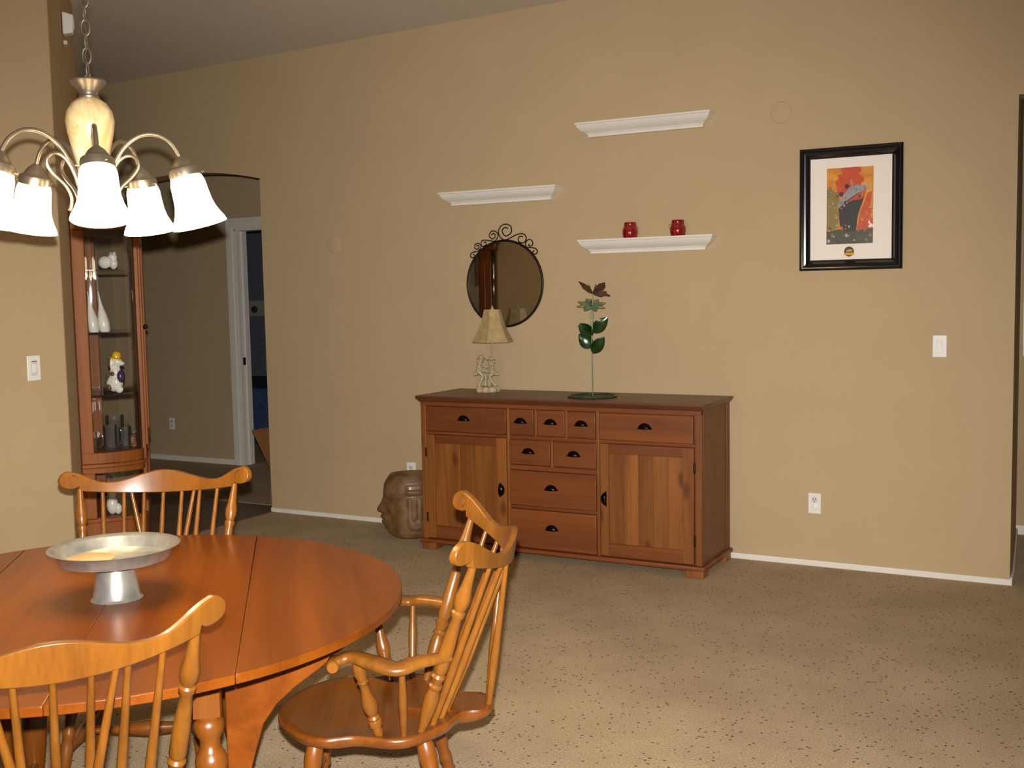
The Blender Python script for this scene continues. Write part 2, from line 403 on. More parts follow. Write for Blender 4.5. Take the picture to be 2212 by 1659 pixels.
# top with undercut edge
b = B(); tp = []
for z, e in ((SH, 0), (SH-.010, 0), (SH-.030, .016), (SH-.036, .022)):
    tp.append([(SX0+e-ox, YF+e-oy, z), (SX1-e-ox, YF+e-oy, z), (SX1-e-ox, YB-oy, z), (SX0+e-ox, YB-oy, z)])
v = [p for ring in tp for p in ring]; f = [(0, 1, 2, 3), (15, 14, 13, 12)]
for i in range(3):
    for k in range(4): f.append((i*4+k, (i+1)*4+k, (i+1)*4+(k+1) % 4, i*4+(k+1) % 4))
b.add(v, f).obj('top', 'sb_top', sb, bevel=.002)
ZB = .066
body = S(BL+.03, BR-.03, BF+.02, YB, ZB, SH-.036).obj('carcass', 'sb_h', sb)
for x0, x1, nm in ((BL, BL+.034, 0), (BR-.034, BR, 0)):
    S(x0, x1, BF, BF+.05, ZB, SH-.036).obj('corner_post', 'sb_v', sb, bevel=.003)
    S(x0, x1, YB-.05, YB, ZB, SH-.036).obj('corner_post', 'sb_v', sb, bevel=.003)
for x0 in (BL+.006, BR-.018): S(x0, x0+.012, BF+.05, YB-.05, ZB, SH-.036).obj('side_panel', 'sb_y', sb)
S(BL, BR, BF-.002, BF+.02, .878, SH-.036).obj('top_rail', 'sb_h', sb, bevel=.002)
for x in (-.71, -.1455): S(x-.009, x+.009, BF, BF+.02, ZB, .88).obj('divider', 'sb_v', sb, bevel=.002)
for x in (-.531, -.3375): S(x-.008, x+.008, BF, BF+.02, .72, .88).obj('divider', 'sb_v', sb, bevel=.002)
S(-.438, -.422, BF, BF+.02, .55, .70).obj('divider', 'sb_v', sb, bevel=.002)
for z0, z1, x0, x1 in ((.705, .722, BL+.03, BR-.03), (.524, .552, -.70, -.155), (.298, .316, -.70, -.155)):
    S(x0, x1, BF+.006, BF+.022, z0, z1).obj('rail', 'sb_h', sb, bevel=.002)
S(SX0+.004, SX1-.004, BF-.016, YB, .040, ZB).obj('plinth', 'sb_h', sb, bevel=.008)
for x0, x1 in ((BL-.006, BL+.088), (BR-.090, BR+.008)):
    for y0, y1 in ((BF-.008, BF+.085), (YB-.10, YB-.01)):
        S(x0, x1, y0, y1, 0, .042).obj('foot', 'sb_v', sb, bevel=.004)
S(-1.1, .30, -.17, -.15, .004, .04).obj('rear_stretcher', 'sb_h', sb)
S(.296, .302, -.42, -.17, .004, .04).obj('rear_stretcher', 'sb_h', sb)
# cup pull: quarter-ellipsoid shell
def cup(w=.038, h=.032, d=.024):
    b = B(); v = []; f = []; nu, nv = 14, 6
    for i in range(nv+1):
        t = PI/2*i/nv
        for k in range(nu+1):
            p = PI*k/nu
            v.append((w*math.cos(p)*math.cos(t*.0+0) if False else w*math.cos(p)*(1-.0*t), -d*math.sin(p)*math.sin(t) if False else -d*math.sin(p)*math.cos(t*.95), h*math.sin(p)*math.sin(t) if False else h*math.sin(t)*math.sin(p)-.012))
    for i in range(nv):
        for k in range(nu): f.append((i*(nu+1)+k, i*(nu+1)+k+1, (i+1)*(nu+1)+k+1, (i+1)*(nu+1)+k))
    b.add(v, f)
    b.box(-w-.004, w+.004, -.0025, 0, -.014, -.006)
    return b
cupm = cup().mesh('handle', 'handle')
def drawer(x0, x1, z0, z1, hx, hz):
    d = S(x0, x1, BF-.004, BF+.02, z0, z1).obj('drawer', 'sb_h', sb, bevel=.003)
    h = bpy.data.objects.new('handle', cupm); COL.objects.link(h); h.parent = d; h.location = (hx-ox, BF-.004-oy, hz)
    md = h.modifiers.new('solid', 'SOLIDIFY'); md.thickness = .002
    return h
for a in ((-1.273, -.722, .726, .874, -1.005, .808), (-.697, -.543, .728, .874, -.626, .808), (-.519, -.346, .729, .874, -.434, .808), (-.328, -.158, .728, .874, -.243, .807), (-.133, .408, .724, .872, .135, .806), (-.702, -.441, .556, .699, -.578, .635), (-.419, -.156, .556, .699, -.292, .633), (-.703, -.157, .319, .521, -.436, .430), (-.704, -.158, .074, .295, -.436, .199)):
    drawer(*a)
def sbdoor(x0, x1, z0, z1, px0, px1, pz0, pz1, hx, hz, hingex, hr):
    D = bpy.data.objects.new('door', None); COL.objects.link(D); D.parent = sb; D.empty_display_size = .02
    y0, y1 = BF-.004, BF+.018
    S(x0, px0, y0, y1, z0, z1).obj('stile', 'sb_v', D, bevel=.002); S(px1, x1, y0, y1, z0, z1).obj('stile', 'sb_v', D, bevel=.002)
    S(px0, px1, y0+.001, y1, pz1, z1).obj('rail', 'sb_h', D, bevel=.002); S(px0, px1, y0+.001, y1, z0, pz0).obj('rail', 'sb_h', D, bevel=.002)
    n = 5
    for k in range(n):
        a = px0+(px1-px0)*k/n; c = px0+(px1-px0)*(k+1)/n
        S(a+.0004, c-.0004, y0+.009, y1-.002, pz0, pz1).obj('board', 'sb_v', D, bevel=.001)
    h = bpy.data.objects.new('handle', cupm); COL.objects.link(h); h.parent = D; h.location = (hx-ox, y0-oy, hz); h.rotation_euler = (0, hr, 0)
    md = h.modifiers.new('solid', 'SOLIDIFY'); md.thickness = .002
    for z in (.20, .596): S(hingex-.005, hingex+.005, y0-.006, y0+.004, z-.028, z+.028).obj('hinge', 'iron', D, bevel=.002)
sbdoor(-1.270, -.724, .074, .703, -1.215, -.787, .150, .652, -.757, .398, -1.272, PI/2)
sbdoor(-.132, .410, .074, .702, -.082, .350, .144, .648, -.108, .394, .414, -PI/2)

# ================================================================ WALL SHELVES, JARS
def crown_shelf(label, x0, x1, ztop):
    r = thing('wall_shelf', label, 'shelf', ((x0+x1)/2, -.001, ztop-.082), 0, 'white crown moulding shelves on the wall')
    prof = [(.094, .080), (.094, .071), (.088, .069), (.085, .060), (.076, .046), (.062, .034), (.048, .026), (.044, .022), (.041, .0215), (.041, .017), (.036, .0165), (.034, .014), (.034, 0)]  # (depth, z)
    hw = (x1-x0)/2; v = []; f = []; D0 = .094
    for d, z in prof:
        e = D0-d; v += [(-hw+e, 0, z), (-hw+e, -d, z), (hw-e, -d, z), (hw-e, 0, z)]
    n = len(prof)
    for i in range(n-1):
        for k in range(3): f.append((i*4+k, i*4+k+1, (i+1)*4+k+1, (i+1)*4+k))
        f.append((i*4+3, i*4, (i+1)*4, (i+1)*4+3))
    f += [(3, 2, 1, 0), ((n-1)*4, (n-1)*4+1, (n-1)*4+2, (n-1)*4+3)]
    B().add(v, f).obj('moulding', 'white', r, ang=.35)
    B().box(-hw+.002, hw-.002, -.092, 0, .0801, .082).obj('ledge', 'white', r)
    return r
crown_shelf('empty white crown moulding shelf highest on the wall', -.458, .367, 2.532)
crown_shelf('empty white crown moulding shelf above the round mirror', -1.414, -.590, 2.183)
crown_shelf('white crown moulding shelf carrying two red glass jars', -.450, .379, 1.848)
def jar(x, label, wire):
    r = thing('glass_jar', label, 'jar', (x, -.0475, 1.8485), 0, 'red glass jars on the shelf')
    out = [(0, .036), (.004, .041), (.03, .0455), (.05, .044), (.064, .036), (.068, .034), (.071, .036), (.088, .0355), (.090, .034)]
    inn = [(.089, .031), (.066, .031), (.05, .040), (.03, .0415), (.006, .035)]
    H = .09; B().lathe((0, 0, 0), (0, 0, H), [(z/H, rr) for z, rr in out+inn], 24).obj('jar_body', 'red', r)
    w = B()
    w.tube([(.037*math.cos(2*PI*k/20), .037*math.sin(2*PI*k/20), .070) for k in range(20)], .0013, 6, True)
    arc = [(.038*math.cos(PI*k/12)*1.15, -.03-.022*math.sin(PI*k/12), .070-.045*math.sin(PI*k/12)) for k in range(13)] if wire else [(.045*math.cos(PI*k/12), .01+.03*math.sin(PI*k/12), .07-.02*math.sin(PI*k/12)) for k in range(13)]
    arc = [(-.038, 0, .07)]+arc[::-1][1:-1]+[(.038, 0, .07)]
    w.tube(crom(arc, 3), .0013, 6).obj('wire_handle', 'nickel', r)
    return r
jar(-.131, 'red glass jar nearer the round mirror on the shelf', False)
jar(.161, 'red glass jar nearer the ship picture, wire handle hanging across it', True)

# ================================================================ ROUND MIRROR
mr = thing('round_mirror', 'round wall mirror in a thin dark iron frame with scrollwork on top', 'mirror', (-.992, -.002, 1.329))
mc = (0, -.010, .272)
B().tube([(mc[0]+.267*math.cos(2*PI*k/72), mc[1], mc[2]+.267*math.sin(2*PI*k/72)) for k in range(72)], .0075, 10, True).obj('frame', 'iron', mr)
B().lathe((0, -.010, .272), (0, -.004, .272), [(0, .262), (1, .262)], 72).obj('glass', 'mirror', mr, ang=.5)
B().lathe((0, -.004, .272), (0, 0, .272), [(0, .255), (1, .255)], 48).obj('backing', 'dark', mr)
scr = [[(710, 105), (680, 85), (640, 100), (625, 140), (650, 195), (690, 210), (745, 180), (765, 130), (745, 65), (680, 35), (610, 60), (570, 130), (580, 200), (620, 250), (665, 268), (720, 255), (800, 215), (880, 188), (940, 195), (975, 240), (965, 300), (920, 325), (870, 305), (860, 260), (885, 225), (930, 235)],
       [(465, 190), (490, 165), (515, 180), (515, 220), (480, 245), (440, 220), (432, 180), (460, 135), (505, 128), (550, 160), (560, 200), (540, 250), (500, 282), (440, 272), (350, 258), (310, 275), (302, 320), (320, 350), (360, 345), (380, 315), (370, 285), (345, 290)],
       [(235, 350), (250, 335), (270, 345), (262, 380), (230, 390), (205, 370), (210, 325), (250, 302), (290, 320), (300, 350), (285, 390), (250, 420), (190, 430), (150, 450), (138, 490), (160, 515), (195, 510), (200, 480), (180, 465)],
       [(1020, 345), (1010, 365), (1025, 378), (1060, 365), (1070, 330), (1050, 290), (1010, 280), (975, 310), (965, 360), (990, 395), (1040, 400), (1100, 412), (1135, 450), (1120, 490), (1080, 495), (1068, 465), (1090, 445)]]
for s_ in scr:
    B().tube(crom([((X-643)/6.91*.0033, -.010, .272+(920-Y)/6.91*.00288) for X, Y in s_], 5), .0036, 7).obj('scroll', 'iron', mr)

# ================================================================ TABLE LAMP
FS = 1.3
lp = thing('table_lamp', 'small table lamp with two dancing cream figures and parchment bell shade', 'lamp', (-1.026, -.19, .9371), math.radians(28))
b = B()
n = 40; rings = []
for z, s_ in ((0, .96), (.006, 1.0), (.020, .98), (.030, .86), (.034, .5)):
    rings.append([((.072*s_)*(1+.07*math.cos(7*2*PI*k/n))*math.cos(2*PI*k/n), .052*s_*(1+.07*math.cos(7*2*PI*k/n))*math.sin(2*PI*k/n), z+.004*math.cos(7*2*PI*k/n)*(z > .01)) for k in range(n)])
v = [p for q in rings for p in q]; f = [tuple(range(n))[::-1], tuple(4*n+k for k in range(n))]
for i in range(4):
    for k in range(n): f.append((i*n+k, i*n+(k+1) % n, (i+1)*n+(k+1) % n, (i+1)*n+k))
b.add(v, f).obj('base', 'cream', lp)
def figure(nm, head, neck, hip, legs, arms, tail, hat):
    b = B(); V = Vector
    b.ball(head, (.018, .017, .017)); b.ball((head[0], head[1], head[2]+.010), (.030, .026, .006)); b.ball((head[0], head[1], head[2]+.018), (.017, .016, .014))
    b.ball((head[0]+hat*.020, head[1], head[2]-.002), (.010, .008, .006))
    b.tube(crom([head, neck, ((neck[0]*.55+hip[0]*.45), -.002, (neck[2]*.5+hip[2]*.5)), hip], 4), [FS*q for q in (.008, .009, .010, .0115, .012, .0125, .0135, .014, .015, .015, .0155, .016, .016)], 10)
    b.ball(hip, (.018, .016, .016))
    for l in legs: b.tube(crom(l, 4), [.0125]*3+[.011]*3+[.009]*(len(l)*4-3-6), 8); b.ball(l[-1], (.012, .012, .006))
    for l in arms: b.tube(crom(l, 4), .0075, 8); b.ball(l[-1], .009)
    b.tube(crom(tail, 4), [.013, .0135, .014, .014, .0135, .012, .010, .008, .006][:len(tail)*4-3], 8)
    o = b.obj(nm, 'cream', lp)
    md = o.modifiers.new('remesh', 'REMESH'); md.mode = 'VOXEL'; md.voxel_size = .0022; md.use_smooth_shade = True
    return o
figure('dancing_figure', (-.038, 0, .196), (-.049, 0, .172), (-.052, 0, .122),
       [[(-.052, -.008, .12), (-.030, -.012, .095), (-.057, -.010, .036)], [(-.050, .008, .12), (-.014, .010, .098), (-.017, .010, .034)]],
       [[(-.050, -.014, .168), (-.038, -.022, .138), (-.004, -.016, .126)], [(-.046, .014, .168), (-.024, .020, .158), (.008, .014, .156)]],
       [(-.058, 0, .122), (-.074, .002, .112), (-.088, .002, .106)], -1)
figure('dancing_figure', (.023, 0, .186), (.028, 0, .164), (.032, 0, .114),
       [[(.032, -.008, .112), (.014, -.012, .088), (.050, -.010, .036)], [(.030, .008, .112), (.010, .010, .088), (.010, .010, .034)]],
       [[(.028, -.014, .162), (.034, -.022, .132), (-.002, -.018, .126)], [(.026, .014, .162), (.016, .020, .152), (-.010, .016, .152)]],
       [(.036, 0, .116), (.056, .002, .110), (.074, .002, .106)], 1)
B().tube(crom([(.021, .004, .05), (.021, .004, .20), (.027, .003, .25), (.030, 0, .31), (.034, 0, .50)], 5), .0052, 8).obj('pole', 'cream', lp)
# hexagonal bell shade
def bell(n=6, rot=.25, th=.0015):
    prof = [(0, .133), (.02, .122), (.05, .105), (.09, .086), (.13, .070), (.17, .059), (.20, .053)]
    v = []; f = []
    for s_ in (0, th):
        for z, r_ in prof:
            for k in range(n):
                a = 2*PI*(k+rot)/n; v.append((.037+(r_-s_)*math.cos(a), (r_-s_)*math.sin(a), .306+z))
    m = len(prof)
    for s_ in (0, 1):
        for i in range(m-1):
            for k in range(n):
                q = (s_*m*n+i*n+k, s_*m*n+i*n+(k+1) % n, s_*m*n+(i+1)*n+(k+1) % n, s_*m*n+(i+1)*n+k); f.append(q if s_ == 0 else q[::-1])
    for k in range(n):
        f.append((k, m*n+k, m*n+(k+1) % n, (k+1) % n)); a = (m-1)*n; f.append((a+k, a+(k+1) % n, m*n+a+(k+1) % n, m*n+a+k))
    return B().add(v, f)
bell().obj('lamp_shade', 'parch', lp, ang=.45)
B().lathe((.037, 0, .496), (.037, 0, .530), [(0, .012), (.2, .014), (.45, .010), (.7, .006), (1, .002)], 12).obj('finial', 'parch', lp)
B().tube([(.037+.052*math.cos(a), .052*math.sin(a), .500) for a in (0, PI)], .0015, 6).obj('shade_spider', 'nickel', lp)

# ================================================================ METAL FLOWER
fl_ = thing('metal_flower', 'enamelled metal flower ornament with green leaves, teal bloom and butterfly', 'ornament', (-.272, -.30, .9371), math.radians(28))
U = .000306
def Z2(X, Y): return ((X-461)*U, (2369-Y)*U)
B().tube([(.138*math.cos(2*PI*k/48), .138*math.sin(2*PI*k/48), .006) for k in range(48)], .006, 8, True).obj('base_ring', 'greenwire', fl_)
B().tube([(-.138, 0, .006), (0, 0, .005), (.138, 0, .006)], .0035, 6).obj('base_bar', 'greenwire', fl_)
x, z = Z2(452, 620)
B().tube(crom([(.002, 0, .004), (.001, 0, .2), (0, 0, .38), (x, 0, z)], 5), .0032, 7).obj('stem', 'greenwire', fl_)
x2, z2 = Z2(490, 430)
B().tube(crom([(0, -.004, .37), (x2-.002, -.006, .42), (x2, -.006, z2)], 5), .0028, 7).obj('stem', 'greenwire', fl_)
def leaf(base, tip, hw, mat, nm, yo=0., tipy=0., cup_=.006):
    bx, bz = base; tx, tz = tip; d = Vector((tx-bx, tz-bz)); p = Vector((-d.y, d.x)).normalized(); n = 10; v = []; f = []
    for s_ in (0, .0012):
        for i in range(n+1):
            t = i/n; w = hw*math.sin(PI*min(t**.85*.97+.03, 1))**.8
            for j in range(5):
                q = j/2-1; c = Vector((bx, bz))+d*t+p*(w*q)
                v.append((c.x, yo+tipy*t-cup_*(1-q*q)*math.sin(PI*t)+s_, c.y))
    m = (n+1)*5
    for s_ in (0, 1):
        for i in range(n):
            for j in range(4): f.append((s_*m+i*5+j, s_*m+i*5+j+1, s_*m+(i+1)*5+j+1, s_*m+(i+1)*5+j))
    for i in range(n):
        for j in (0, 4): f.append((i*5+j, (i+1)*5+j, m+(i+1)*5+j, m+i*5+j))
    return B().add(v, f).obj(nm, mat, fl_)
leaf(Z2(475, 1215), Z2(208, 988), 118*U, 'leaf', 'leaf', -.002, -.02)
leaf(Z2(462, 1432), Z2(222, 1180), 128*U, 'leaf', 'leaf', -.002, .01)
leaf(Z2(482, 1152), Z2(762, 880), 118*U, 'leaf', 'leaf', -.002, -.025)
leaf(Z2(468, 1540), Z2(690, 1230), 112*U, 'leaf', 'leaf', -.002, -.03)
fx, fz = Z2(462, 640)
for k in range(8):
    a = 2*PI*(k+.3)/8; Rm = .088; c = Vector((fx, 0, fz))
    dr = Vector((math.cos(a), math.sin(a)*.94, -.34*math.sin(a)*-1+.02)); dr = Vector((math.cos(a), math.sin(a)*.92, .42*math.sin(a))); sd = dr.cross(Vector((0, -.42, .92))).normalized()
    v = []; f = []
    for t, w in ((0, .006), (.3, .019), (.6, .021), (.85, .011), (1, .0008)):
        for q in (-1, 0, 1):
            v.append(c+dr*(Rm*t)+sd*(w*q)+Vector((0, -.2, .98))*(.006*math.sin(PI*t)*(1-abs(q))))
    for i in range(4):
        for j in range(2): f.append((i*3+j, i*3+j+1, (i+1)*3+j+1, (i+1)*3+j))
    o = B().add(v, f).obj('petal', 'petal', fl_); md = o.modifiers.new('solid', 'SOLIDIFY'); md.thickness = .0012
B().ball((fx, 0, fz+.004), (.010, .010, .012)).obj('bloom_centre', 'greenwire', fl_)
B().tube([(fx, 0, fz-.005), (fx-.001, 0, fz+.036)], .002, 6).obj('pistil', 'greenwire', fl_)
def flat(pts, nm, mat, th=.0014, y=0., slope=0.):
    P = [Z2(*p) for p in pts]; n = len(P); c = (sum(p[0] for p in P)/n, sum(p[1] for p in P)/n)
    v = [(p[0], y+slope*abs(p[0]-x2), p[1]) for p in P]+[(p[0], y+th+slope*abs(p[0]-x2), p[1]) for p in P]
    f = [tuple(range(n))[::-1], tuple(range(n, 2*n))]+[(i, (i+1) % n, n+(i+1) % n, n+i) for i in range(n)]
    return B().add(v, f).obj(nm, mat, fl_)
flat([(488, 440), (400, 400), (300, 330), (262, 262), (215, 195), (330, 240), (420, 295), (480, 380)], 'butterfly_wing', 'wing', y=-.008, slope=-.35)
flat([(492, 430), (520, 370), (560, 290), (620, 245), (725, 225), (735, 310), (690, 370), (560, 400)], 'butterfly_wing', 'wing', y=-.008, slope=.25)
flat([(492, 440), (560, 405), (680, 385), (745, 390), (755, 435), (825, 470), (805, 495), (715, 475), (640, 500), (560, 475)], 'butterfly_wing', 'wing', y=-.009, slope=.15)
for p in ((415, 255), (552, 255)):
    a = Z2(490, 425); c = Z2(*p); B().tube([(a[0], -.008, a[1]), (c[0], -.012, c[1])], .0018, 6).obj('antenna', 'iron', fl_)

# ================================================================ PICTURE
PX0, PX1, PZ0, PZ1 = .845, 1.378, 1.630, 2.281
pw, ph = PX1-PX0, PZ1-PZ0
pic = thing('framed_picture', 'black framed print of a dark ship under an orange sky with wide pale mat', 'picture', ((PX0+PX1)/2, -.002, PZ0))
FWD = .056
prof = [(0, 0), (0, .022), (.006, .027), (.012, .024), (.018, .024), (.026, .032), (.036, .030), (.046, .018), (.050, .016), (.056, .012), (.056, 0)]
for nm, x0, x1, ang in (('frame_rail', 0, pw, 0), ('frame_rail', 0, pw, PI), ('frame_stile', 0, ph, PI/2), ('frame_stile', 0, ph, -PI/2)):
    v = []; f = []; m = len(prof)
    for q, d in prof: v += [(-x1/2+q, -d, q), (x1/2-q, -d, q)]
    for i in range(m): f.append((i*2, i*2+1, ((i+1) % m)*2+1, ((i+1) % m)*2))
    f += [tuple(i*2 for i in range(m)), tuple(i*2+1 for i in range(m))[::-1]]
    half = ph/2 if x1 == pw else pw/2
    Rm = Matrix.Translation((0, 0, ph/2)) @ Matrix.Rotation(ang, 4, 'Y') @ Matrix.Translation((0, 0, -half))
    B().add(v, f).xf(Rm).obj(nm, 'black_frame', pic, ang=.3)
# inside: zoom coords of the photo mapped to frame plane
def PC(X, Y):
    u = (X-127)/(1262-127); yt = 195+(140-195)*u; yb = 1528+(1522-1528)*u
    return ((u-.5)*pw, ph*(1-(Y-yt)/(yb-yt)))
B().box(-pw/2+.05, pw/2-.05, -.009, 0, .05, ph-.05).obj('mat_board', 'mat', pic, smooth=False)
LAY = [.0]
def patch(pts, nm, mat, par=None, smoothcurve=0):
    P = [PC(*p) for p in pts]
    if smoothcurve: P = [(q.x, q.y) for q in crom([(p[0], p[1], 0) for p in P], smoothcurve, True)]
    LAY[0] += .00006; y = -.0092-LAY[0]; n = len(P)
    v = [(p[0], y, p[1]) for p in P]+[(p[0], y+.00004, p[1]) for p in P]
    return B().add(v, [tuple(range(n)), tuple(range(n, 2*n))[::-1]]+[(i, (i+1) % n, n+(i+1) % n, n+i) for i in range(n)]).obj(nm, mat, par or pic, smooth=False)
pr_ = patch([(430, 407), (945, 388), (940, 1232), (428, 1240)], 'print', 'art_sky')
patch([(600, 402), (680, 398), (790, 395), (812, 440), (786, 474), (828, 500), (840, 548), (806, 575), (815, 612), (760, 640), (690, 630), (640, 690), (585, 680), (560, 720), (530, 660), (545, 610), (520, 560), (560, 520), (548, 480), (600, 470), (590, 430)], 'print_cloud', 'art_red', pr_, 4)
patch([(930, 660), (880, 680), (855, 760), (800, 900), (770, 1075), (942, 1075), (942, 950), (910, 830)], 'print_glow', 'art_red', pr_)
patch([(430, 640), (470, 600), (500, 660), (560, 680), (575, 760), (545, 830), (560, 900), (560, 1060), (430, 1100)], 'print_shore', 'art_city', pr_)
patch([(428, 1100), (560, 1075), (760, 1085), (942, 1070), (940, 1232), (428, 1240)], 'print_water', 'art_water', pr_)
patch([(560, 850), (640, 770), (760, 690), (868, 635), (845, 720), (810, 820), (775, 930), (755, 1100), (640, 1105), (580, 1040), (568, 940)], 'print_hull', 'art_hull', pr_)
patch([(640, 790), (760, 700), (868, 640), (850, 710), (815, 745), (720, 760)], 'print_bow_glow', 'art_red', pr_)
patch([(550, 800), (620, 700), (680, 620), (760, 590), (840, 595), (895, 600), (868, 640), (760, 690), (640, 770), (560, 850)], 'print_deck', 'art_deck', pr_)
for c in ((655, 605), (590, 690)): patch([(c[0]+26*math.cos(k), c[1]+26*math.sin(k)) for k in [2*PI*i/12 for i in range(12)]], 'print_funnel', 'art_hull', pr_)
patch([(690, 535), (700, 532), (718, 600), (708, 602)], 'print_mast', 'art_fleck', pr_)
patch([(892, 1060), (890, 1000), (900, 975), (912, 1010), (944, 1030), (944, 1056)], 'print_bird', 'mat', pr_)
random.seed(4)
for k in range(26):
    cx, cy = random.uniform(445, 920), random.uniform(1030, 1215); a = random.uniform(8, 20)
    patch([(cx+a*random.uniform(.6, 1.2)*math.cos(t), cy+a*1.4*random.uniform(.5, 1.1)*math.sin(t)) for t in [2*PI*i/7 for i in range(7)]], 'print_dab', random.choice(['art_fleck', 'art_city', 'art_red', 'art_water', 'art_fleck']), pr_)
for k in range(44):
    zone = k % 3
    cx, cy = (random.uniform(440, 550), random.uniform(650, 1080)) if zone == 0 else ((random.uniform(800, 935), random.uniform(700, 1050)) if zone == 1 else (random.uniform(580, 860), random.uniform(600, 780)))
    if zone == 2: cy = 1210-cx*.66+random.uniform(-45, 30)
    a = random.uniform(6, 15)
    patch([(cx+a*random.uniform(.6, 1.2)*math.cos(t), cy+a*1.3*random.uniform(.5, 1.1)*math.sin(t)) for t in [2*PI*i/7 for i in range(7)]], 'print_dab', random.choice((['art_city', 'art_fleck', 'art_sky', 'art_water'], ['art_sky', 'art_red', 'art_sky', 'art_city'], ['art_fleck', 'art_deck', 'art_hull', 'art_red'])[zone]), pr_)
bd = patch([(683+54*math.cos(k), 1322+56*math.sin(k)) for k in [2*PI*i/24 for i in range(24)]], 'badge', 'maroon')
patch([(622, 1335), (745, 1335), (735, 1362), (630, 1362)], 'badge_ribbon', 'gold', bd)
patch([(650, 1310), (690, 1296), (720, 1304), (716, 1322), (652, 1326)], 'badge_bar', 'gold', bd)
B().box(-pw/2+.05, pw/2-.05, -.0165, -.0157, .05, ph-.05).obj('glazing', 'glazing', pic, smooth=False)

# ================================================================ WALL PLATES
def plate(name, label, cat, loc, rz, kind):
    r = thing(name, label, cat, loc, rz)
    B().box(-.035, .035, -.006, 0, -.0572, .0572).obj('cover_plate', 'plastic', r, bevel=.003)
    if kind == 'rocker':
        B().box(-.0165, .0165, -.0075, -.004, -.034, .034).obj('rocker_frame', 'plastic2', r)
        B().prism([(-.0095, .031), (-.0075, 0), (-.0085, -.031), (-.005, -.031), (-.005, .031)], 0, -.014, .014).obj('rocker', 'plastic', r)
    elif kind == 'dimmer':
        B().box(-.0165, .0165, -.0075, -.004, -.034, .034).obj('dimmer_frame', 'plastic2', r)
        B().box(-.010, .010, -.011, -.006, -.022, .022).obj('dimmer_paddle', 'plastic', r, bevel=.002)
        for z in (.031, -.031): B().box(-.012, .012, -.0082, -.007, z-.0015, z+.0015).obj('slot', 'dark' if z > 0 else 'plastic2', r)
    else:
        for z in (.0195, -.0195):
            s_ = B().lathe((0, -.0078, z), (0, -.004, z), [(0, .0165), (.5, .0172), (1, .0172)], 24).obj('socket', 'plastic2', r)
            if kind == 'capped' and z < 0:
                B().lathe((0, -.016, z), (0, -.0078, z), [(0, .013), (.25, .0185), (1, .0185)], 24).obj('safety_cap', 'plastic', s_)
                continue
            for x in (-.0065, .0065): B().box(x-.0014, x+.0014, -.0083, -.0075, z+.0, z+.010).obj('slot', 'dark', s_)
            B().ball((0, -.0078, z-.008), (.0026, .001, .0026), 8, 6).obj('ground_hole', 'dark', s_)
    return r
plate('light_switch', 'white rocker switch plate to the right of the picture', 'switch', (1.564, 0, 1.224), 0, 'rocker')
plate('wall_outlet', 'white outlet low under the picture with a round safety cap', 'outlet', (.927, 0, .352), 0, 'capped')
plate('wall_outlet', 'white outlet peeking out above the stone head planter', 'outlet', (-1.733, 0, .372), 0, 'duplex')
plate('wall_outlet', 'dim outlet on the hall wall behind the arch', 'outlet', (-5.543, HY, .355), 0, 'duplex')
plate('dimmer_switch', 'white dimmer switch on the left dining wall', 'switch', (-1.97, -2.70, 1.242), PI/2, 'dimmer')
def roundcover(x, z, label):
    tag(B().lathe((x, -.006, z), (x, 0, z), [(0, .05), (.3, .057), (1, .059)], 36).obj('round_cover', 'wall'), label, 'wall cover', 'painted round covers')
roundcover(.737, 2.493, 'wall-coloured round cover high up to the left of the picture')
roundcover(-2.322, 1.895, 'wall-coloured round cover on the wall between arch and mirror')
# motion sensor on the angled wall
sn = thing('motion_sensor', 'small white motion sensor high on the angled wall by the chandelier chain', 'sensor', (-2.42, -2.062, 2.90), math.radians(135))
B().prism([(0, 0), (-.05, .01), (-.055, .10), (0, .115)], 0, -.033, .033).obj('housing', 'plastic', sn, bevel=.006)
B().box(-.022, .022, -.056, -.05, .03, .085).obj('lens', 'plastic2', sn, bevel=.003)
B().box(-.03, .03, -.02, 0, -.05, -.03).obj('bracket', 'plastic2', sn, bevel=.003)

# ================================================================ STONE HEAD PLANTER
hp = thing('head_planter', 'brown terracotta planter shaped as a carved head in profile, beside the sideboard', 'planter', (-1.565, -.25, 0), math.radians(33))
HH = .405
ptab = [(0, .118), (.028, .131), (.074, .154), (.12, .17), (.166, .18), (.212, .185), (.225, .190), (.258, .202), (.285, .190), (.31, .200), (.35, .206), (.375, .194), (.395, .198), (.425, .226), (.455, .228), (.50, .216), (.58, .196), (.673, .185), (.765, .178), (.857, .172), (.95, .150), (1, .135)]
rtab = [(0, .112), (.04, .143), (.10, .158), (.2, .165), (.5, .166), (.8, .164), (.9, .155), (.96, .143), (1, .132)]
def itp(tab, t):
    for (a, x), (c, y) in zip(tab, tab[1:]):
        if t <= c: return x+(y-x)*(t-a)/(c-a)
    return tab[-1][1]
def sst(a, b_, x): x = max(0, min(1, (x-a)/(b_-a))); return x*x*(3-2*x)
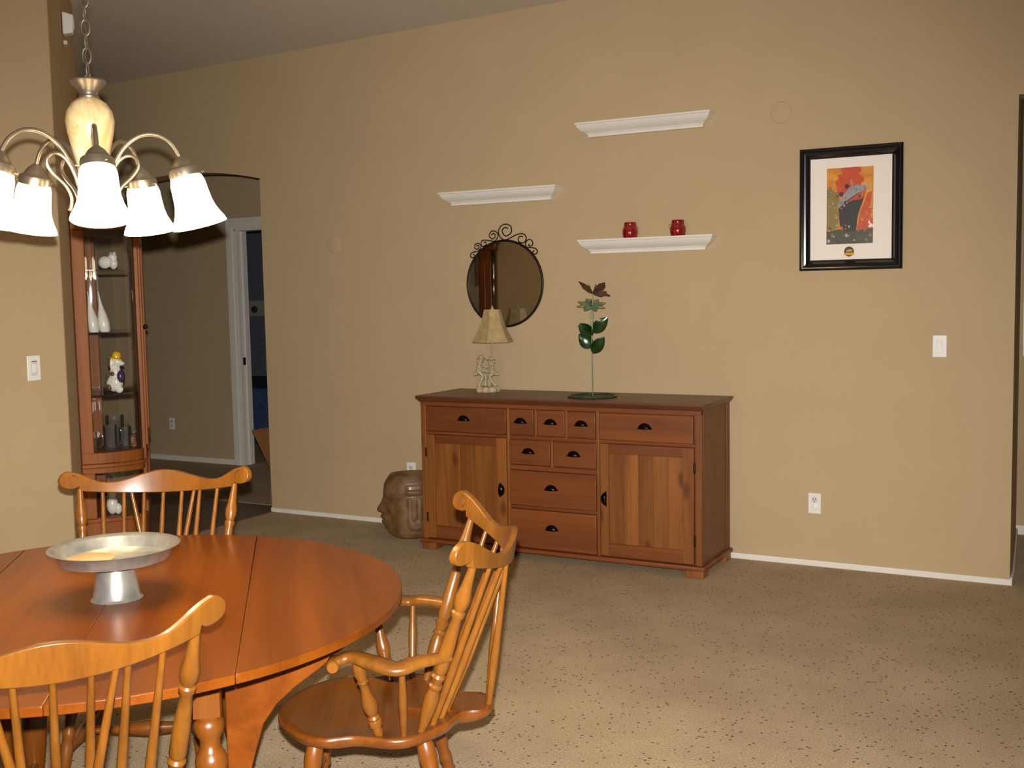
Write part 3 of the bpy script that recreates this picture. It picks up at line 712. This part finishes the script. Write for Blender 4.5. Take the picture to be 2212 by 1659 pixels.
def headr(a, t):
    """a: angle from the face direction (degrees, -180..180)"""
    R = itp(rtab, t); P = itp(ptab, t); base = min(P, R+.016)
    r = R+(base-R)*math.exp(-(a/48)**2)+(P-base)*math.exp(-(a/(13 if t > .39 else 22))**2)
    r -= .014*math.exp(-((abs(a)-27)/13)**2-((t-.60)/.055)**2)
    r += .008*math.exp(-((abs(a)-27)/17)**2-((t-.60)/.018)**2)*.8
    r += .007*math.exp(-((abs(a)-20)/20)**2-((t-.70)/.03)**2)
    if abs(a) < 100: r += .006*sst(.715, .735, t)*sst(100, 60, abs(a))
    s_ = (abs(a)-96)/180*PI*.166; z = t*HH
    q = max(abs(s_)-.0, 0)
    def rr(s0, z0, z1):   # signed inside distance of a U (round bottom)
        zc = z0+s0
        d = s0-math.hypot(s_, min(z-zc, 0)) if z < zc else s0-abs(s_)
        return min(d, z1-z)
    d = rr(.048, .058, .272); r += .010*sst(0, .006, d)
    d2 = rr(.020, .115, .268); r -= .008*sst(0, .004, d2); d3 = rr(.010, .13, .268); r += .008*sst(0, .004, d3)
    if abs(s_) < .052 and .287 < z < .352:
        e = min(.052-abs(s_), z-.287, .352-z); r += .007*sst(0, .004, e)*(1-.8*sst(.004, 0, abs(z-.318)))
    return r
nu, nv = 132, 84; v = []; f = []
for i in range(nv+1):
    t = i/nv
    for k in range(nu):
        a = -180+360*k/nu; r_ = headr(a, t); an = PI+math.radians(a)
        v.append((r_*math.cos(an), .93*r_*math.sin(an), t*HH))
for i in range(nv):
    for k in range(nu): f.append((i*nu+k, i*nu+(k+1) % nu, (i+1)*nu+(k+1) % nu, (i+1)*nu+k))
f.append(tuple(range(nu))[::-1])
b0 = nv*nu
for t, r_ in ((.985, .112), (.9, .118), (.35, .118)):
    o_ = len(v)
    for k in range(nu):
        an = 2*PI*k/nu; v.append((r_*math.cos(an), .93*r_*math.sin(an), t*HH))
    for k in range(nu): f.append((b0+k, b0+(k+1) % nu, o_+(k+1) % nu, o_+k))
    b0 = o_
f.append(tuple(b0+k for k in range(nu)))
B().add(v, f).obj('carved_head', 'stone', hp, ang=1.2)

# ================================================================ CURIO CABINET (side on, back to the angled wall)
cu = thing('curio_cabinet', 'oak curio cabinet with curved glass side, glass shelves and mirrored back', 'cabinet', (-2.282, -2.200, 0), math.radians(135))
# local: x = along wall away from viewer (0..CW), y = -depth (front at -CD)
CW, CD = .74, .30
def plan(off=0., n=9):
    """front outline in plan from back-left corner round to back-right, offset outward"""
    P = [(0, 0), (0, -.06)]
    for k in range(1, n):
        a = PI/2*k/n; P.append((.13*(1-math.cos(a)), -.06-(CD-.06)*math.sin(a)))
    P.append((.13, -CD)); Q = [(CW-x, y) for x, y in reversed(P)]
    A = P+Q; c = Vector((CW/2, -.1)); out = []
    for x, y in A:
        d = Vector((x-c.x, y-c.y)); d.normalize() if d.length else None
        out.append((x+d.x*off, min(y+d.y*off, 0) if y < -.001 else 0))
    return out
def slab(z0, z1, off, nm, mat='curio', par=cu): return B().prism(plan(off), 2, z0, z1).obj(nm, mat, par, bevel=.004)
slab(0, .07, .012, 'plinth'); slab(.07, .40, .0, 'base')
slab(.40, .42, .010, 'lower_moulding'); slab(.655, .685, .008, 'waist_moulding'); slab(.685, .705, .014, 'waist_moulding'); slab(.705, .762, .004, 'waist_rail')
slab(1.90, 1.955, .004, 'top_rail'); slab(1.955, 1.985, .022, 'crown'); slab(1.985, 2.005, .036, 'crown')
B().box(.27, CW-.012, -.012, -.004, .42, 1.90).obj('mirror_back', 'mirror', cu, smooth=False)
B().box(.012, .27, -.012, -.004, .42, 1.90).obj('reflection_panel', 'cream_wood', cu, smooth=False)  # pale colour stands in for the bright reflection in this stretch of mirror
for x in (0, CW-.05): B().box(x, x+.05, -.062, 0, .42, 1.90).obj('back_stile', 'curio', cu, bevel=.004)
B().box(.050, .0515, -.060, -.012, .765, 1.90).obj('side_panel', 'cream_wood', cu, smooth=False)
for x in (.118, CW-.118-.05): B().box(x, x+.05, -CD-.012, -CD+.03, .42, 1.90).obj('front_stile', 'curio', cu, bevel=.004)
door = bpy.data.objects.new('door', None); COL.objects.link(door); door.parent = cu; door.empty_display_size = .02
for x in (.172, CW-.172-.05): B().box(x, x+.05, -CD-.022, -CD, .77, 1.895).obj('stile', 'curio', door, bevel=.004)
for z in (.77, 1.84): B().box(.222, CW-.222, -CD-.020, -CD, z, z+.055).obj('rail', 'curio', door, bevel=.004)
B().box(.222, CW-.222, -CD-.010, -CD-.006, .825, 1.84).obj('pane', 'glass', door, smooth=False)
B().ball((.19, -CD-.034, 1.40), .013, 10, 8).obj('knob', 'iron', door)
def curvedpane(z0, z1, mirrored):
    P = plan(-.006)[1:11]
    if mirrored: P = [(CW-x, y) for x, y in P]
    v = [(x, y, z0) for x, y in P]+[(x, y, z1) for x, y in P]; n = len(P)
    B().add(v, [(i, i+1, n+i+1, n+i) for i in range(n-1)]).obj('curved_pane', 'glass', cu, ang=1.2)
for mi in (False, True): curvedpane(.765, 1.90, mi); curvedpane(.42, .655, mi)
B().box(.17, CW-.17, -CD-.004, -CD, .42, .655).obj('lower_pane', 'glass', cu, smooth=False)
for z in (1.057, 1.38, 1.70): B().prism([(max(.016, min(CW-.016, x)), min(y, -.016)) for x, y in plan(-.02)], 2, z-.006, z).obj('glass_shelf', 'glassy', cu, smooth=False)
for z in (1.05, 1.37, 1.69):
    for y in (-.022, -.050): B().lathe((.0515, y, z-.012), (.062, y, z-.012), [(0, .005), (1, .004)], 8).obj('shelf_pin', 'iron', cu)
# things inside, placed in the cabinet's own plan
Rc = Matrix.Translation(cu.location) @ Matrix.Rotation(math.radians(135), 4, 'Z')
def inside(x, y, z): return tuple(Rc @ Vector((x, y, z)))
def figurine(label, x, y, z, build, cat='figurine', name='figurine'):
    r = thing(name, label, cat, inside(x, y, z), math.radians(28)); build(r); return r
def g_white(r):
    b = B(); b.ball((-.012, 0, .036), (.034, .028, .034)); b.ball((.030, 0, .062), (.024, .022, .022)); b.ball((.034, 0, .030), (.022, .022, .032)); b.ball((.020, 0, .078), (.008, .006, .012)); b.ball((.040, 0, .080), (.008, .006, .012))
    o = b.obj('body', 'white_cer', r); md = o.modifiers.new('remesh', 'REMESH'); md.mode = 'VOXEL'; md.voxel_size = .004; md.use_smooth_shade = True
figurine('white china animal figurine on the top glass shelf of the curio', .14, -.16, 1.704, g_white)
def g_dog(r):
    b = B(); b.ball((0, 0, .051), (.044, .036, .048)); b.ball((.006, 0, .105), (.030, .028, .045)); b.ball((.016, 0, .160), (.028, .025, .028)); b.ball((.040, -.004, .152), (.018, .014, .012)); b.ball((.028, -.016, .018), (.022, .014, .020)); b.ball((-.006, -.020, .152), (.010, .010, .030))
    o = b.obj('body', 'white_cer', r); md = o.modifiers.new('remesh', 'REMESH'); md.mode = 'VOXEL'; md.voxel_size = .004; md.use_smooth_shade = True
    h = B(); h.lathe((.012, 0, .178), (.022, 0, .215), [(0, .036), (.12, .036), (.2, .024), (.7, .022), (.95, .014), (1, .004)], 16); h.obj('hat', 'yellow', r)
    B().ball((.038, -.010, .085), (.020, .026, .034)).obj('bundle', 'purple', r)
    for c, s_ in (((-.020, -.026, .030), (.014, .012, .018)), ((.0, -.030, .100), (.012, .008, .012)), ((-.030, -.010, .075), (.014, .018, .014)), ((-.012, -.018, .158), (.012, .010, .026))): B().ball(c, s_).obj('patch', 'brownbox', r)
figurine('brown and white dog figurine with a yellow hat on a curio shelf', .12, -.17, 1.061, g_dog)
def g_blade(r):  # bright reflections in the cabinet mirror, modelled as added white solids
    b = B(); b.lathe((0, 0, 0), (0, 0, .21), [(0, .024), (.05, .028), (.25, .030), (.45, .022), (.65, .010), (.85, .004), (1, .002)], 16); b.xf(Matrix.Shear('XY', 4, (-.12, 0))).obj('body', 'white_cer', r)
figurine('white solid standing in for a bright reflection on the curio shelf, nearest the oak back stile', .085, -.085, 1.3805, g_blade, 'reflection_shape', 'tapered_reflection')
figurine('white solid standing in for a bright reflection on the curio shelf, further from the back stile', .12, -.135, 1.3805, g_blade, 'reflection_shape', 'tapered_reflection')
def g_mug(r, h=.10, rad=.038):
    B().lathe((0, 0, 0), (0, 0, h), [(0, rad*.9), (.03, rad), (.5, rad*.94), (1, rad), (1, rad-.004), (.12, rad-.006), (.10, .001)], 18).obj('cup', 'glassy', r)
    B().tube(crom([(rad-.002, 0, h*.8), (rad+.02, 0, h*.8), (rad+.026, 0, h*.5), (rad+.016, 0, h*.22), (rad-.002, 0, h*.2)], 4), .005, 8).obj('handle', 'glassy', r)
mugs = [(.11, -.135, .13, .036, 'tall clear glass mug nearest the back of the curio floor'), (.145, -.205, .11, .031, 'clear glass mug in the middle of the curio floor'), (.215, -.155, .17, .048, 'largest clear glass stein at the rear of the curio floor'), (.30, -.20, .10, .033, 'clear glass mug towards the curio door'), (.105, -.055, .10, .022, 'narrow clear tumbler beside the oak back stile')]
for x, y, h, rad, lb in mugs: figurine(lb, x, y, .7625, lambda r, h=h, rad=rad: g_mug(r, h, rad), 'mug', 'glass_mug')
def g_box(r): B().box(-.022, .022, -.016, .016, 0, .06).obj('box_body', 'tan', r, bevel=.003); B().box(-.023, .023, -.017, .017, .05, .064).obj('lid', 'brownbox', r, bevel=.003)
figurine('small tan box on the curio floor beside the glass mugs', .205, -.245, .7625, g_box, 'box', 'small_box')
def g_sheep(r):
    b = B(); b.ball((0, 0, .05), (.03, .03, .05)); b.ball((0, 0, .10), (.022, .022, .022)); b.ball((.03, 0, .03), (.02, .02, .03)); o = b.obj('body', 'white_cer', r)
figurine('pale figurine behind the lower curio glass, seen through the chair spindles', .10, -.13, .4205, g_sheep)

# ================================================================ CHANDELIER
CHX, CHY = -.027, -4.003
ch = thing('chandelier', 'five-arm nickel chandelier with lit frosted bell shades over the table', 'chandelier', (CHX, CHY, 1.72))
z0 = 1.72
def zz(z): return z-z0
B().lathe((0, 0, zz(1.735)), (0, 0, zz(1.87)), [(0, .004), (.04, .009), (.10, .010), (.16, .006), (.24, .012), (.35, .030), (.5, .036), (.62, .030), (.75, .020), (1, .034)], 24).obj('hub', 'nickel', ch)
B().lathe((0, 0, zz(1.862)), (0, 0, zz(2.062)), [(0, .034), (.15, .038), (.35, .048), (.55, .057), (.70, .061), (.83, .057), (.93, .044), (1, .026)], 32).obj('alabaster_body', 'alab', ch)
B().lathe((0, 0, zz(2.058)), (0, 0, zz(2.108)), [(0, .024), (.15, .026), (.25, .022), (.45, .025), (.8, .041), (.92, .045), (1, .043)], 28).obj('cap', 'nickel', ch)
B().tube([(.009*math.cos(2*PI*k/14), 0, zz(2.116)+.009*math.sin(2*PI*k/14)) for k in range(14)], .0024, 6, True).obj('loop', 'nickel', ch)
# chain up to the ceiling
lkb = B(); lk = [(.0105*math.cos(a), 0, .0205*math.sin(a)) for a in [2*PI*k/18 for k in range(18)]]
lkm = lkb.tube(lk, .0019, 6, True).mesh('chain_link', 'nickel')
zc = 2.134; k = 0; ztop = CZ(CHX)-.05
while zc < ztop:
    o = bpy.data.objects.new('chain_link', lkm); COL.objects.link(o); o.parent = ch; o.location = (0, 0, zz(zc)); o.rotation_euler = (0, 0, math.radians(35 if k % 2 else 125)); zc += .0355; k += 1
B().tube([(.004*math.cos(i*1.9), .004*math.sin(i*1.9), zz(2.11+i*.028)) for i in range(int((ztop+.03-2.11)/.028)+1)], .0014, 5).obj('cord', 'nickel', ch)
B().lathe((0, 0, zz(CZ(CHX)-.055)), (0, 0, zz(CZ(CHX)-.001)), [(0, .012), (.2, .02), (.5, .05), (.9, .06), (1, .06)], 28).obj('canopy', 'nickel', ch)
armp = crom([(.022, 0, zz(1.795)), (.036, 0, zz(1.835)), (.052, 0, zz(1.885)), (.085, 0, zz(1.938)), (.125, 0, zz(1.966)), (.165, 0, zz(1.968)), (.200, 0, zz(1.948)), (.220, 0, zz(1.918)), (.226, 0, zz(1.895))], 5)
armm = B().tube(armp, .0058, 9).mesh('arm', 'nickel')
scrm = B().tube(crom([(.030, 0, zz(1.80)), (.042, 0, zz(1.85)), (.060, 0, zz(1.892)), (.085, 0, zz(1.914)), (.108, 0, zz(1.910)), (.116, 0, zz(1.888)), (.100, 0, zz(1.862)), (.072, 0, zz(1.835)), (.058, 0, zz(1.808)), (.060, 0, zz(1.785)), (.066, 0, zz(1.772))], 5), .0048, 8).mesh('scroll', 'nickel')
fitm = B().lathe((0, 0, .012), (0, 0, -.046), [(0, .007), (.08, .012), (.2, .020), (.38, .027), (.5, .030), (.58, .039), (.70, .041), (.95, .041), (1, .037)], 24).mesh('fitter', 'nickel')
scw = B().lathe((.040, 0, -.036), (.050, 0, -.036), [(0, .002), (.5, .002), (.6, .0038), (1, .0034)], 8).mesh('screw', 'nickel')
so = [(0, .034), (.06, .041), (.16, .045), (.35, .0465), (.55, .049), (.70, .054), (.82, .061), (.92, .068), (1, .0715)]
shm = B().lathe((0, 0, -.038), (0, 0, -.172), so+[(1.0, .069)]+[(t, r_-.003) for t, r_ in reversed(so[:-1])], 32, cap=False).mesh('shade', 'shade')
blm = B().ball((0, 0, -.09), (.022, .022, .032), 14, 10).mesh('bulb', 'shade')
vx = Vector((CAM.x-CHX, CAM.y-CHY)); a0 = math.atan2(vx.y, vx.x)+math.radians(3)
TILT = math.radians(-14)
for k in range(5):
    az = a0+2*PI*k/5
    o = bpy.data.objects.new('arm', armm); COL.objects.link(o); o.parent = ch; o.rotation_euler = (0, 0, az)
    s_ = bpy.data.objects.new('scroll', scrm); COL.objects.link(s_); s_.parent = ch; s_.rotation_euler = (0, 0, az+math.radians(2))
    F = bpy.data.objects.new('fitter', fitm); COL.objects.link(F); F.parent = ch
    Rm = Matrix.Rotation(az, 4, 'Z') @ Matrix.Translation((.226, 0, zz(1.900))) @ Matrix.Rotation(TILT, 4, 'Y')
    F.matrix_basis = Rm
    for q in range(3):
        w = bpy.data.objects.new('screw', scw); COL.objects.link(w); w.parent = F; w.rotation_euler = (0, 0, 2*PI*q/3+.4)
    sh = bpy.data.objects.new('shade', shm); COL.objects.link(sh); sh.parent = ch; sh.matrix_basis = Rm
    bl = bpy.data.objects.new('bulb', blm); COL.objects.link(bl); bl.parent = sh
    ld = bpy.data.lights.new('bulb_light', 'POINT'); ld.energy = BULB_W; ld.color = (1, .77, .47); ld.shadow_soft_size = .035
    lo = bpy.data.objects.new('bulb_light', ld); COL.objects.link(lo); lo.parent = sh; lo.location = (0, 0, -.165)

# ================================================================ DINING TABLE
TC = (-.04, -4.01); TZ = .74; TR = .785
tb = thing('dining_table', 'round honey maple drop-leaf dining table with hinged leaves', 'table', (TC[0], TC[1], 0), math.atan2(-.771, .636))
def tpiece(a, b_, nm, g=.0004):
    P = []; n = 48
    a_, c_ = a+g, b_-g
    A = lambda y: math.asin(max(-1, min(1, y/TR)))
    for k in range(n+1):
        t = A(a_)+(A(c_)-A(a_))*k/n; P.append((TR*math.cos(t), TR*math.sin(t)))
    for k in range(n+1):
        t = A(c_)+(A(a_)-A(c_))*k/n; P.append((-TR*math.cos(t), TR*math.sin(t)))
    Q = []
    for p in P:
        if not Q or (p[0]-Q[-1][0])**2+(p[1]-Q[-1][1])**2 > 1e-7: Q.append(p)
    if (Q[0][0]-Q[-1][0])**2+(Q[0][1]-Q[-1][1])**2 < 1e-7: Q.pop()
    return B().prism(Q, 2, TZ-.022, TZ).obj(nm, 'maple', tb, bevel=.0022, ang=.4)
tpiece(-.366, 0, 'tabletop_half'); tpiece(0, .366, 'tabletop_half'); tpiece(.366, TR, 'drop_leaf', .0007); tpiece(-TR, -.366, 'drop_leaf', .0007)
for y in (-.27, .27): B().box(-.31, .36, y-.011, y+.011, .635, TZ-.0225).obj('apron', 'maple_dark', tb, bevel=.002)
for x in (-.34, .39): B().box(x-.011, x+.011, -.24, .24, .635, TZ-.0225).obj('apron', 'maple_dark', tb, bevel=.002)
legp = [(0, .020), (.04, .024), (.08, .028), (.10, .020), (.13, .018), (.20, .024), (.40, .034), (.52, .035), (.58, .028), (.61, .024), (.63, .034), (.66, .037), (.69, .036), (.71, .027), (.76, .022), (.82, .026), (.86, .032), (.90, .034), (.93, .027), (.96, .030), (1, .032)]
legp = [(0, .020), (.04, .024), (.08, .028), (.10, .020), (.13, .018), (.20, .024), (.40, .034), (.55, .036), (.66, .031), (.72, .027), (.74, .034), (.77, .038), (.80, .039), (.82, .036), (.835, .031), (.86, .024), (.89, .024), (.92, .033), (.94, .036), (.965, .036), (.98, .030), (1, .033)]
for x in (-.35, .40):
    for y in (-.28, .28):
        l = B().lathe((x*1.08, y*1.08, 0), (x, y, .55), legp, 18); l.box(x-.031, x+.031, y-.031, y+.031, .55, TZ-.0225)
        l.obj('leg', 'maple_dark', tb, bevel=.0)
stp = [(0, .010), (.05, .014), (.08, .010), (.2, .012), (.45, .022), (.5, .024), (.55, .022), (.8, .012), (.92, .010), (.95, .014), (1, .010)]
for y in (-.29, .29): B().lathe((-.42, y, .16), (.42, y, .16), stp, 12).obj('stretcher', 'maple_dark', tb)
B().lathe((0, -.29, .16), (0, .29, .16), stp, 12).obj('stretcher', 'maple_dark', tb)
def wing(sy, x):
    P = [(.315, .17), (.35, .17), (.358, .26), (.373, .367), (.388, .42), (.406, .478), (.44, .525), (.488, .566), (.547, .606), (.61, .655), (.635, .700), (.635, TZ-.0235), (.315, TZ-.0235)]
    B().prism([(sy*y, z) for y, z in P], 0, x-.011, x+.011).obj('leaf_support', 'maple', tb, bevel=.003)
wing(1, .30); wing(-1, -.30)

# ================================================================ CAKE STAND
cs = thing('cake_stand', 'galvanised metal cake stand on the middle of the table', 'cake stand', (-.030, -3.990, TZ))
B().lathe((0, 0, 0), (0, 0, .105), [(0, .064), (0, .068), (.03, .065), (.07, .061), (.5, .054), (1, .047)], 40).obj('pedestal', 'zinc', cs)
out = [(.104, .02), (.104, .132), (.106, .140), (.134, .153), (.141, .168), (.143, .170), (.1435, .168), (.137, .152), (.109, .138), (.1075, .131), (.1075, .01)]
v = []; f = []; n = 56
for z, r_ in out:
    for k in range(n): v.append((r_*math.cos(2*PI*k/n), r_*math.sin(2*PI*k/n), z))
for i in range(len(out)-1):
    for k in range(n): f.append((i*n+k, i*n+(k+1) % n, (i+1)*n+(k+1) % n, (i+1)*n+k))
f += [tuple(range(n))[::-1], tuple((len(out)-1)*n+k for k in range(n))]
B().add(v, f).obj('plate', 'zinc', cs)
tag(B().lathe((0, 0, 0), (0, 0, .004), [(0, .062), (.3, .063), (.8, .063), (1, .062)], 36).obj('wooden_disc', 'tandisc', loc=(-.085, -4.025, TZ+.1077)), 'round pale tan disc lying in the metal cake stand', 'disc')

# ================================================================ CHAIRS
def xy(a, b_): return Vector(a), Vector(b_)
SZ = .452
half = [(0, .268), (.06, .262), (.115, .240), (.17, .203), (.205, .165), (.222, .115), (.212, .06), (.222, .015), (.240, -.04), (.236, -.085), (.212, -.125), (.15, -.182), (.105, -.203), (.074, -.230), (.066, -.270), (.04, -.296), (0, -.303)]
def seat_mesh(nm):
    H = [(x, y, 0) for x, y in half]; full = H+[(-x, y, 0) for x, y in reversed(half[1:-1])]
    O = crom(full, 4, True); n = len(O); v = []; f = []
    lev = [(.88, -.036), (.96, -.028), (1, -.012), (.995, -.004), (.975, 0), (.90, -.002), (.75, -.010), (.5, -.016), (.25, -.014)]
    for s_, z in lev:
        for p in O:
            cx, cy = 0, 0.0
            tail = max(0, min(1, (-p.y-.20)/.05)); zz_ = z*(1-.75*tail) if z > -.02 and s_ < .95 else z
            v.append((p.x*s_, p.y*s_, zz_))
    m = len(lev)
    for i in range(m-1):
        for k in range(n): f.append((i*n+k, i*n+(k+1) % n, (i+1)*n+(k+1) % n, (i+1)*n+k))
    f += [tuple(range(n))[::-1], tuple((m-1)*n+k for k in range(n))]
    return B().add(v, f)
POST = [(0, .009), (.06, .012), (.16, .0185), (.24, .0195), (.28, .014), (.29, .018), (.305, .018), (.315, .013), (.34, .016), (.36, .0195), (.375, .014), (.40, .0185), (.52, .0185), (.62, .0155), (.70, .013), (.715, .0175), (.735, .0175), (.745, .013), (.78, .019), (.82, .020), (.88, .014), (1, .009)]
SPIN = [(0, .008), (.15, .0095), (.35, .0115), (.6, .009), (1, .0062)]
CLEG = [(0, .012), (.05, .015), (.30, .019), (.42, .020), (.47, .015), (.49, .019), (.52, .019), (.55, .015), (.60, .017), (.70, .021), (.74, .017), (.76, .020), (.78, .017), (.88, .024), (.95, .022), (1, .015)]
def chair(name, label, arms, hc=.866, w=.26, bend=.082, rise=.026, ear=.29, group='honey maple spindle-back chairs'):
    r = thing(name, label, 'chair', (0, 0, 0), 0, group)
    seat_mesh('seat').obj('seat', 'seat', r, loc=(0, 0, SZ), ang=.8)
    for sx in (-1, 1):
        for y0, y1 in ((.15, .215), (-.12, -.21)):
            B().lathe((sx*.225, y1, 0), (sx*.165, y0, SZ-.024), CLEG, 12).obj('leg', 'maple_dark', r)
        B().lathe((sx*.205, .192, .155), (sx*.205, -.178, .155), stp, 10).obj('stretcher', 'maple_dark', r)
    B().lathe((-.203, .01, .156), (.203, .01, .156), stp, 10).obj('stretcher', 'maple_dark', r)
    if arms: B().lathe((-.19, .185, .23), (.19, .185, .23), stp, 10).obj('stretcher', 'maple_dark', r)
    yc = -.352
    def top(s): return Vector((w*s, yc+bend*s*s, hc+rise*s*s+.006))
    fwid = .185 if arms else .207
    def foot(s): return Vector((fwid*s, -.178+(.065 if arms else .075)*s*s, SZ-.012))
    for s in (-1, 1): B().lathe(foot(s), top(s), POST, 12).obj('back_post', 'chair', r)
    for i in range(-3, 4): s = i/4; B().lathe(foot(s*1.0), top(s), SPIN, 9).obj('spindle', 'chair', r)
    for s in (-1, 1): B().lathe((s*.022, -.288, SZ-.008), top(s*.42)+Vector((0, -.006, .004)), SPIN, 9).obj('brace_spindle', 'chair', r)
    # crest rail
    er = .029
    U_ = []
    for k in range(-60, 61): U_.append(k/60*(ear+er*.98))
    v = []; f = []; lean = .20; th = .011
    for u in U_:
        a = abs(u); s = u/w
        zt = .056+.022*math.cos(min(a/.19, 1)*PI)
        zt = zt if a < .19 else .034+(.062-.034)*sst(.19, ear-.005, a)
        zb = 0.0
        de = a-ear; ez = .034
        if a > ear-er:
            h = math.sqrt(max(er*er-de*de, 0)); 
            if a > ear: zt = ez+h
            zb = ez-h if a > ear-er*.72 else min(.018, ez-h)
            zb = ez-h
            if a < ear-er*.55: zb = max(0.0, min(zb, .020))
        c = Vector((w*s, yc+bend*min(abs(s), 1.25)**2, 0))
        tv = Vector((w, 2*bend*s, 0)).normalized(); nv_ = Vector((-tv.y, tv.x, 0))
        base = hc+rise*min(s*s, 1.3)
        for z in (zb, (zb+zt)/2, zt):
            for q in (-1, 1): p = c+nv_*(th*q*(1 if z != zt else .8)); v.append((p.x, p.y-lean*z, base+z))
    n = len(U_)
    for i in range(n-1):
        o_ = i*6; m_ = o_+6
        for a_, c_ in ((0, 2), (2, 4), (4, 5), (5, 3), (3, 1), (1, 0)): f.append((o_+a_, o_+c_, m_+c_, m_+a_))
    f += [(0, 1, 3, 5, 4, 2), tuple((n-1)*6+k for k in (2, 4, 5, 3, 1, 0))]
    B().add(v, f).obj('crest_rail', 'chair', r, ang=.9, bevel=.003)
    for sx in (-1, 1):       # carved scroll line on each ear
        u = sx*(ear-.006); s = u/w; c = Vector((u, yc+bend*min(abs(s), 1.25)**2, hc+rise*min(s*s, 1.3)+.034))
        tv = Vector((w, 2*bend*min(1.1, abs(s))*sx, 0)).normalized(); nv_ = Vector((-tv.y, tv.x, 0))
        arc = [c+nv_*.0108+tv*(-sx*.017*math.cos(a))+Vector((0, -lean*(.034+.017*math.sin(a)), .017*math.sin(a))) for a in [math.radians(-70+165*k/12) for k in range(13)]]
        B().tube(arc, .0013, 5).obj('scroll_groove', 'groove', r)
    if arms:
        for sx in (-1, 1):
            pt = foot(sx).lerp(top(sx), .47)
            path = crom([pt+Vector((-sx*.004, -.012, 0)), Vector((sx*.270, -.115, .655)), Vector((sx*.292, -.066, .648)), Vector((sx*.272, -.005, .660)), Vector((sx*.252, .045, .668)), Vector((sx*.250, .080, .658))], 6)
            m_ = len(path); rad = []
            b = B(); v = []; f = []
            for i, p in enumerate(path):
                t = i/(m_-1); wd = .016+.016*math.sin(PI*min(1, t*1.1))*(1-.25*t)+.006*(t > .85); hh = .012+.002*math.sin(PI*t)
                tg = (path[min(i+1, m_-1)]-path[max(i-1, 0)]).normalized(); sd = Vector((tg.y, -tg.x, 0)).normalized(); uu = sd.cross(tg)
                for k in range(10):
                    a = 2*PI*k/10; ca, sa = math.cos(a), math.sin(a)
                    v.append(p+sd*(wd*math.copysign(abs(ca)**.7, ca))+uu*(hh*math.copysign(abs(sa)**.7, sa)))
            for i in range(m_-1):
                for k in range(10): f.append((i*10+k, i*10+(k+1) % 10, (i+1)*10+(k+1) % 10, (i+1)*10+k))
            f += [tuple(range(10))[::-1], tuple((m_-1)*10+k for k in range(10))]
            A = b.add(v, f).obj('armrest', 'chair', r, ang=1.)
            B().lathe((sx*.222, .088, .650), (sx*.278, .088, .650), [(0, .013), (.1, .017), (.9, .017), (1, .013)], 14).obj('scroll_end', 'chair', A)
            B().lathe((sx*.196, -.012, SZ-.006), (sx*.252, .034, .660), [(0, .010), (.08, .013), (.12, .010), (.15, .018), (.20, .018), (.22, .012), (.25, .016), (.28, .012), (.36, .019), (.44, .020), (.60, .012), (.70, .012), (.72, .015), (.75, .012), (.84, .017), (.92, .014), (1, .010)], 12).obj('arm_post', 'chair', r)
            B().lathe((sx*.208, -.074, SZ-.006), (sx*.284, -.078, .648), [(0, .008), (.2, .010), (.55, .0115), (.8, .009), (1, .007)], 9).obj('arm_spindle', 'chair', r)
    return r
def face(o, x, y, fx_, fy): o.location = (x, y, 0); o.rotation_euler = (0, 0, math.atan2(fy, fx_)-PI/2)
arm = chair('armchair', 'spindle-back maple armchair at the right of the round table', True, .843, .287, .097, .044, .331)
face(arm, .620, -3.701, -.8597, -.5107)
side = chair('side_chair', 'armless spindle-back chair on the far side of the table, facing the camera', False)
face(side, -.406, -3.558, .55, -.835)
near = dup(side, (.389, -4.541, 0), math.atan2(.6052, -.7961)-PI/2, 'armless spindle-back chair in the near left corner, seen from behind')
left = dup(side, (-.80, -4.42, 0), math.atan2(.5, .87)-PI/2, 'armless spindle-back chair at the left, only its legs showing under the table')

# ================================================================ HALL AND BEDROOM THINGS
bn = thing('waste_bin', 'tan flared wooden bin standing behind the end of the long wall', 'bin', (-3.185, .62, 0))
def frus(a0, a1, z0, z1, th, nm, mat):
    v = []; f = []
    for s_, z in ((a0, z0), (a1, z1), (a1-th, z1), (a0-th, z0+th)):
        v += [(-s_, -s_, z), (s_, -s_, z), (s_, s_, z), (-s_, s_, z)]
    for i in range(3):
        for k in range(4): f.append((i*4+k, i*4+(k+1) % 4, (i+1)*4+(k+1) % 4, (i+1)*4+k))
    f += [(3, 2, 1, 0), (12, 13, 14, 15)]
    B().add(v, f).obj(nm, mat, bn, smooth=False)
frus(.10, .255, 0, .53, .012, 'bin_body', 'tan')
bed = thing('bed', 'bed with blue bedspread in the dark room beyond the hall', 'bed', (-6.1, 3.45, 0))
B().box(-1.05, .95, -.78, .75, .25, .60).obj('mattress', 'cobalt', bed, bevel=.06)
B().box(-1.07, .97, -.81, .77, .03, .40).obj('bedspread_skirt', 'cobalt', bed, bevel=.03)
B().box(-1.12, -1.06, -.80, .76, 0, 1.0).obj('headboard', 'brownbox', bed, bevel=.02)
cb_ = tag(B().ball((0, 0, 0), (.30, .22, .10), 20, 12).obj('cushion', 'brownpillow', loc=(-6.12, 2.98, .703)), 'dark brown cushion lying on the blue bed', 'cushion')
fr = thing('framed_picture', 'pale framed panel on the passage wall at the right edge of the view', 'picture', (2.122, 1.28, 1.10))
for nm, x0, x1, zA, zB_ in (('frame_stile', -.24, -.20, 0, .95), ('frame_stile', .20, .24, 0, .95), ('frame_rail', -.20, .20, 0, .04), ('frame_rail', -.20, .20, .91, .95)): B().box(x0, x1, -.03, -.002, zA, zB_).obj(nm, 'cream_wood', fr, bevel=.004)
B().box(-.20, .20, -.012, -.002, .04, .91).obj('panel', 'art_city', fr, smooth=False)
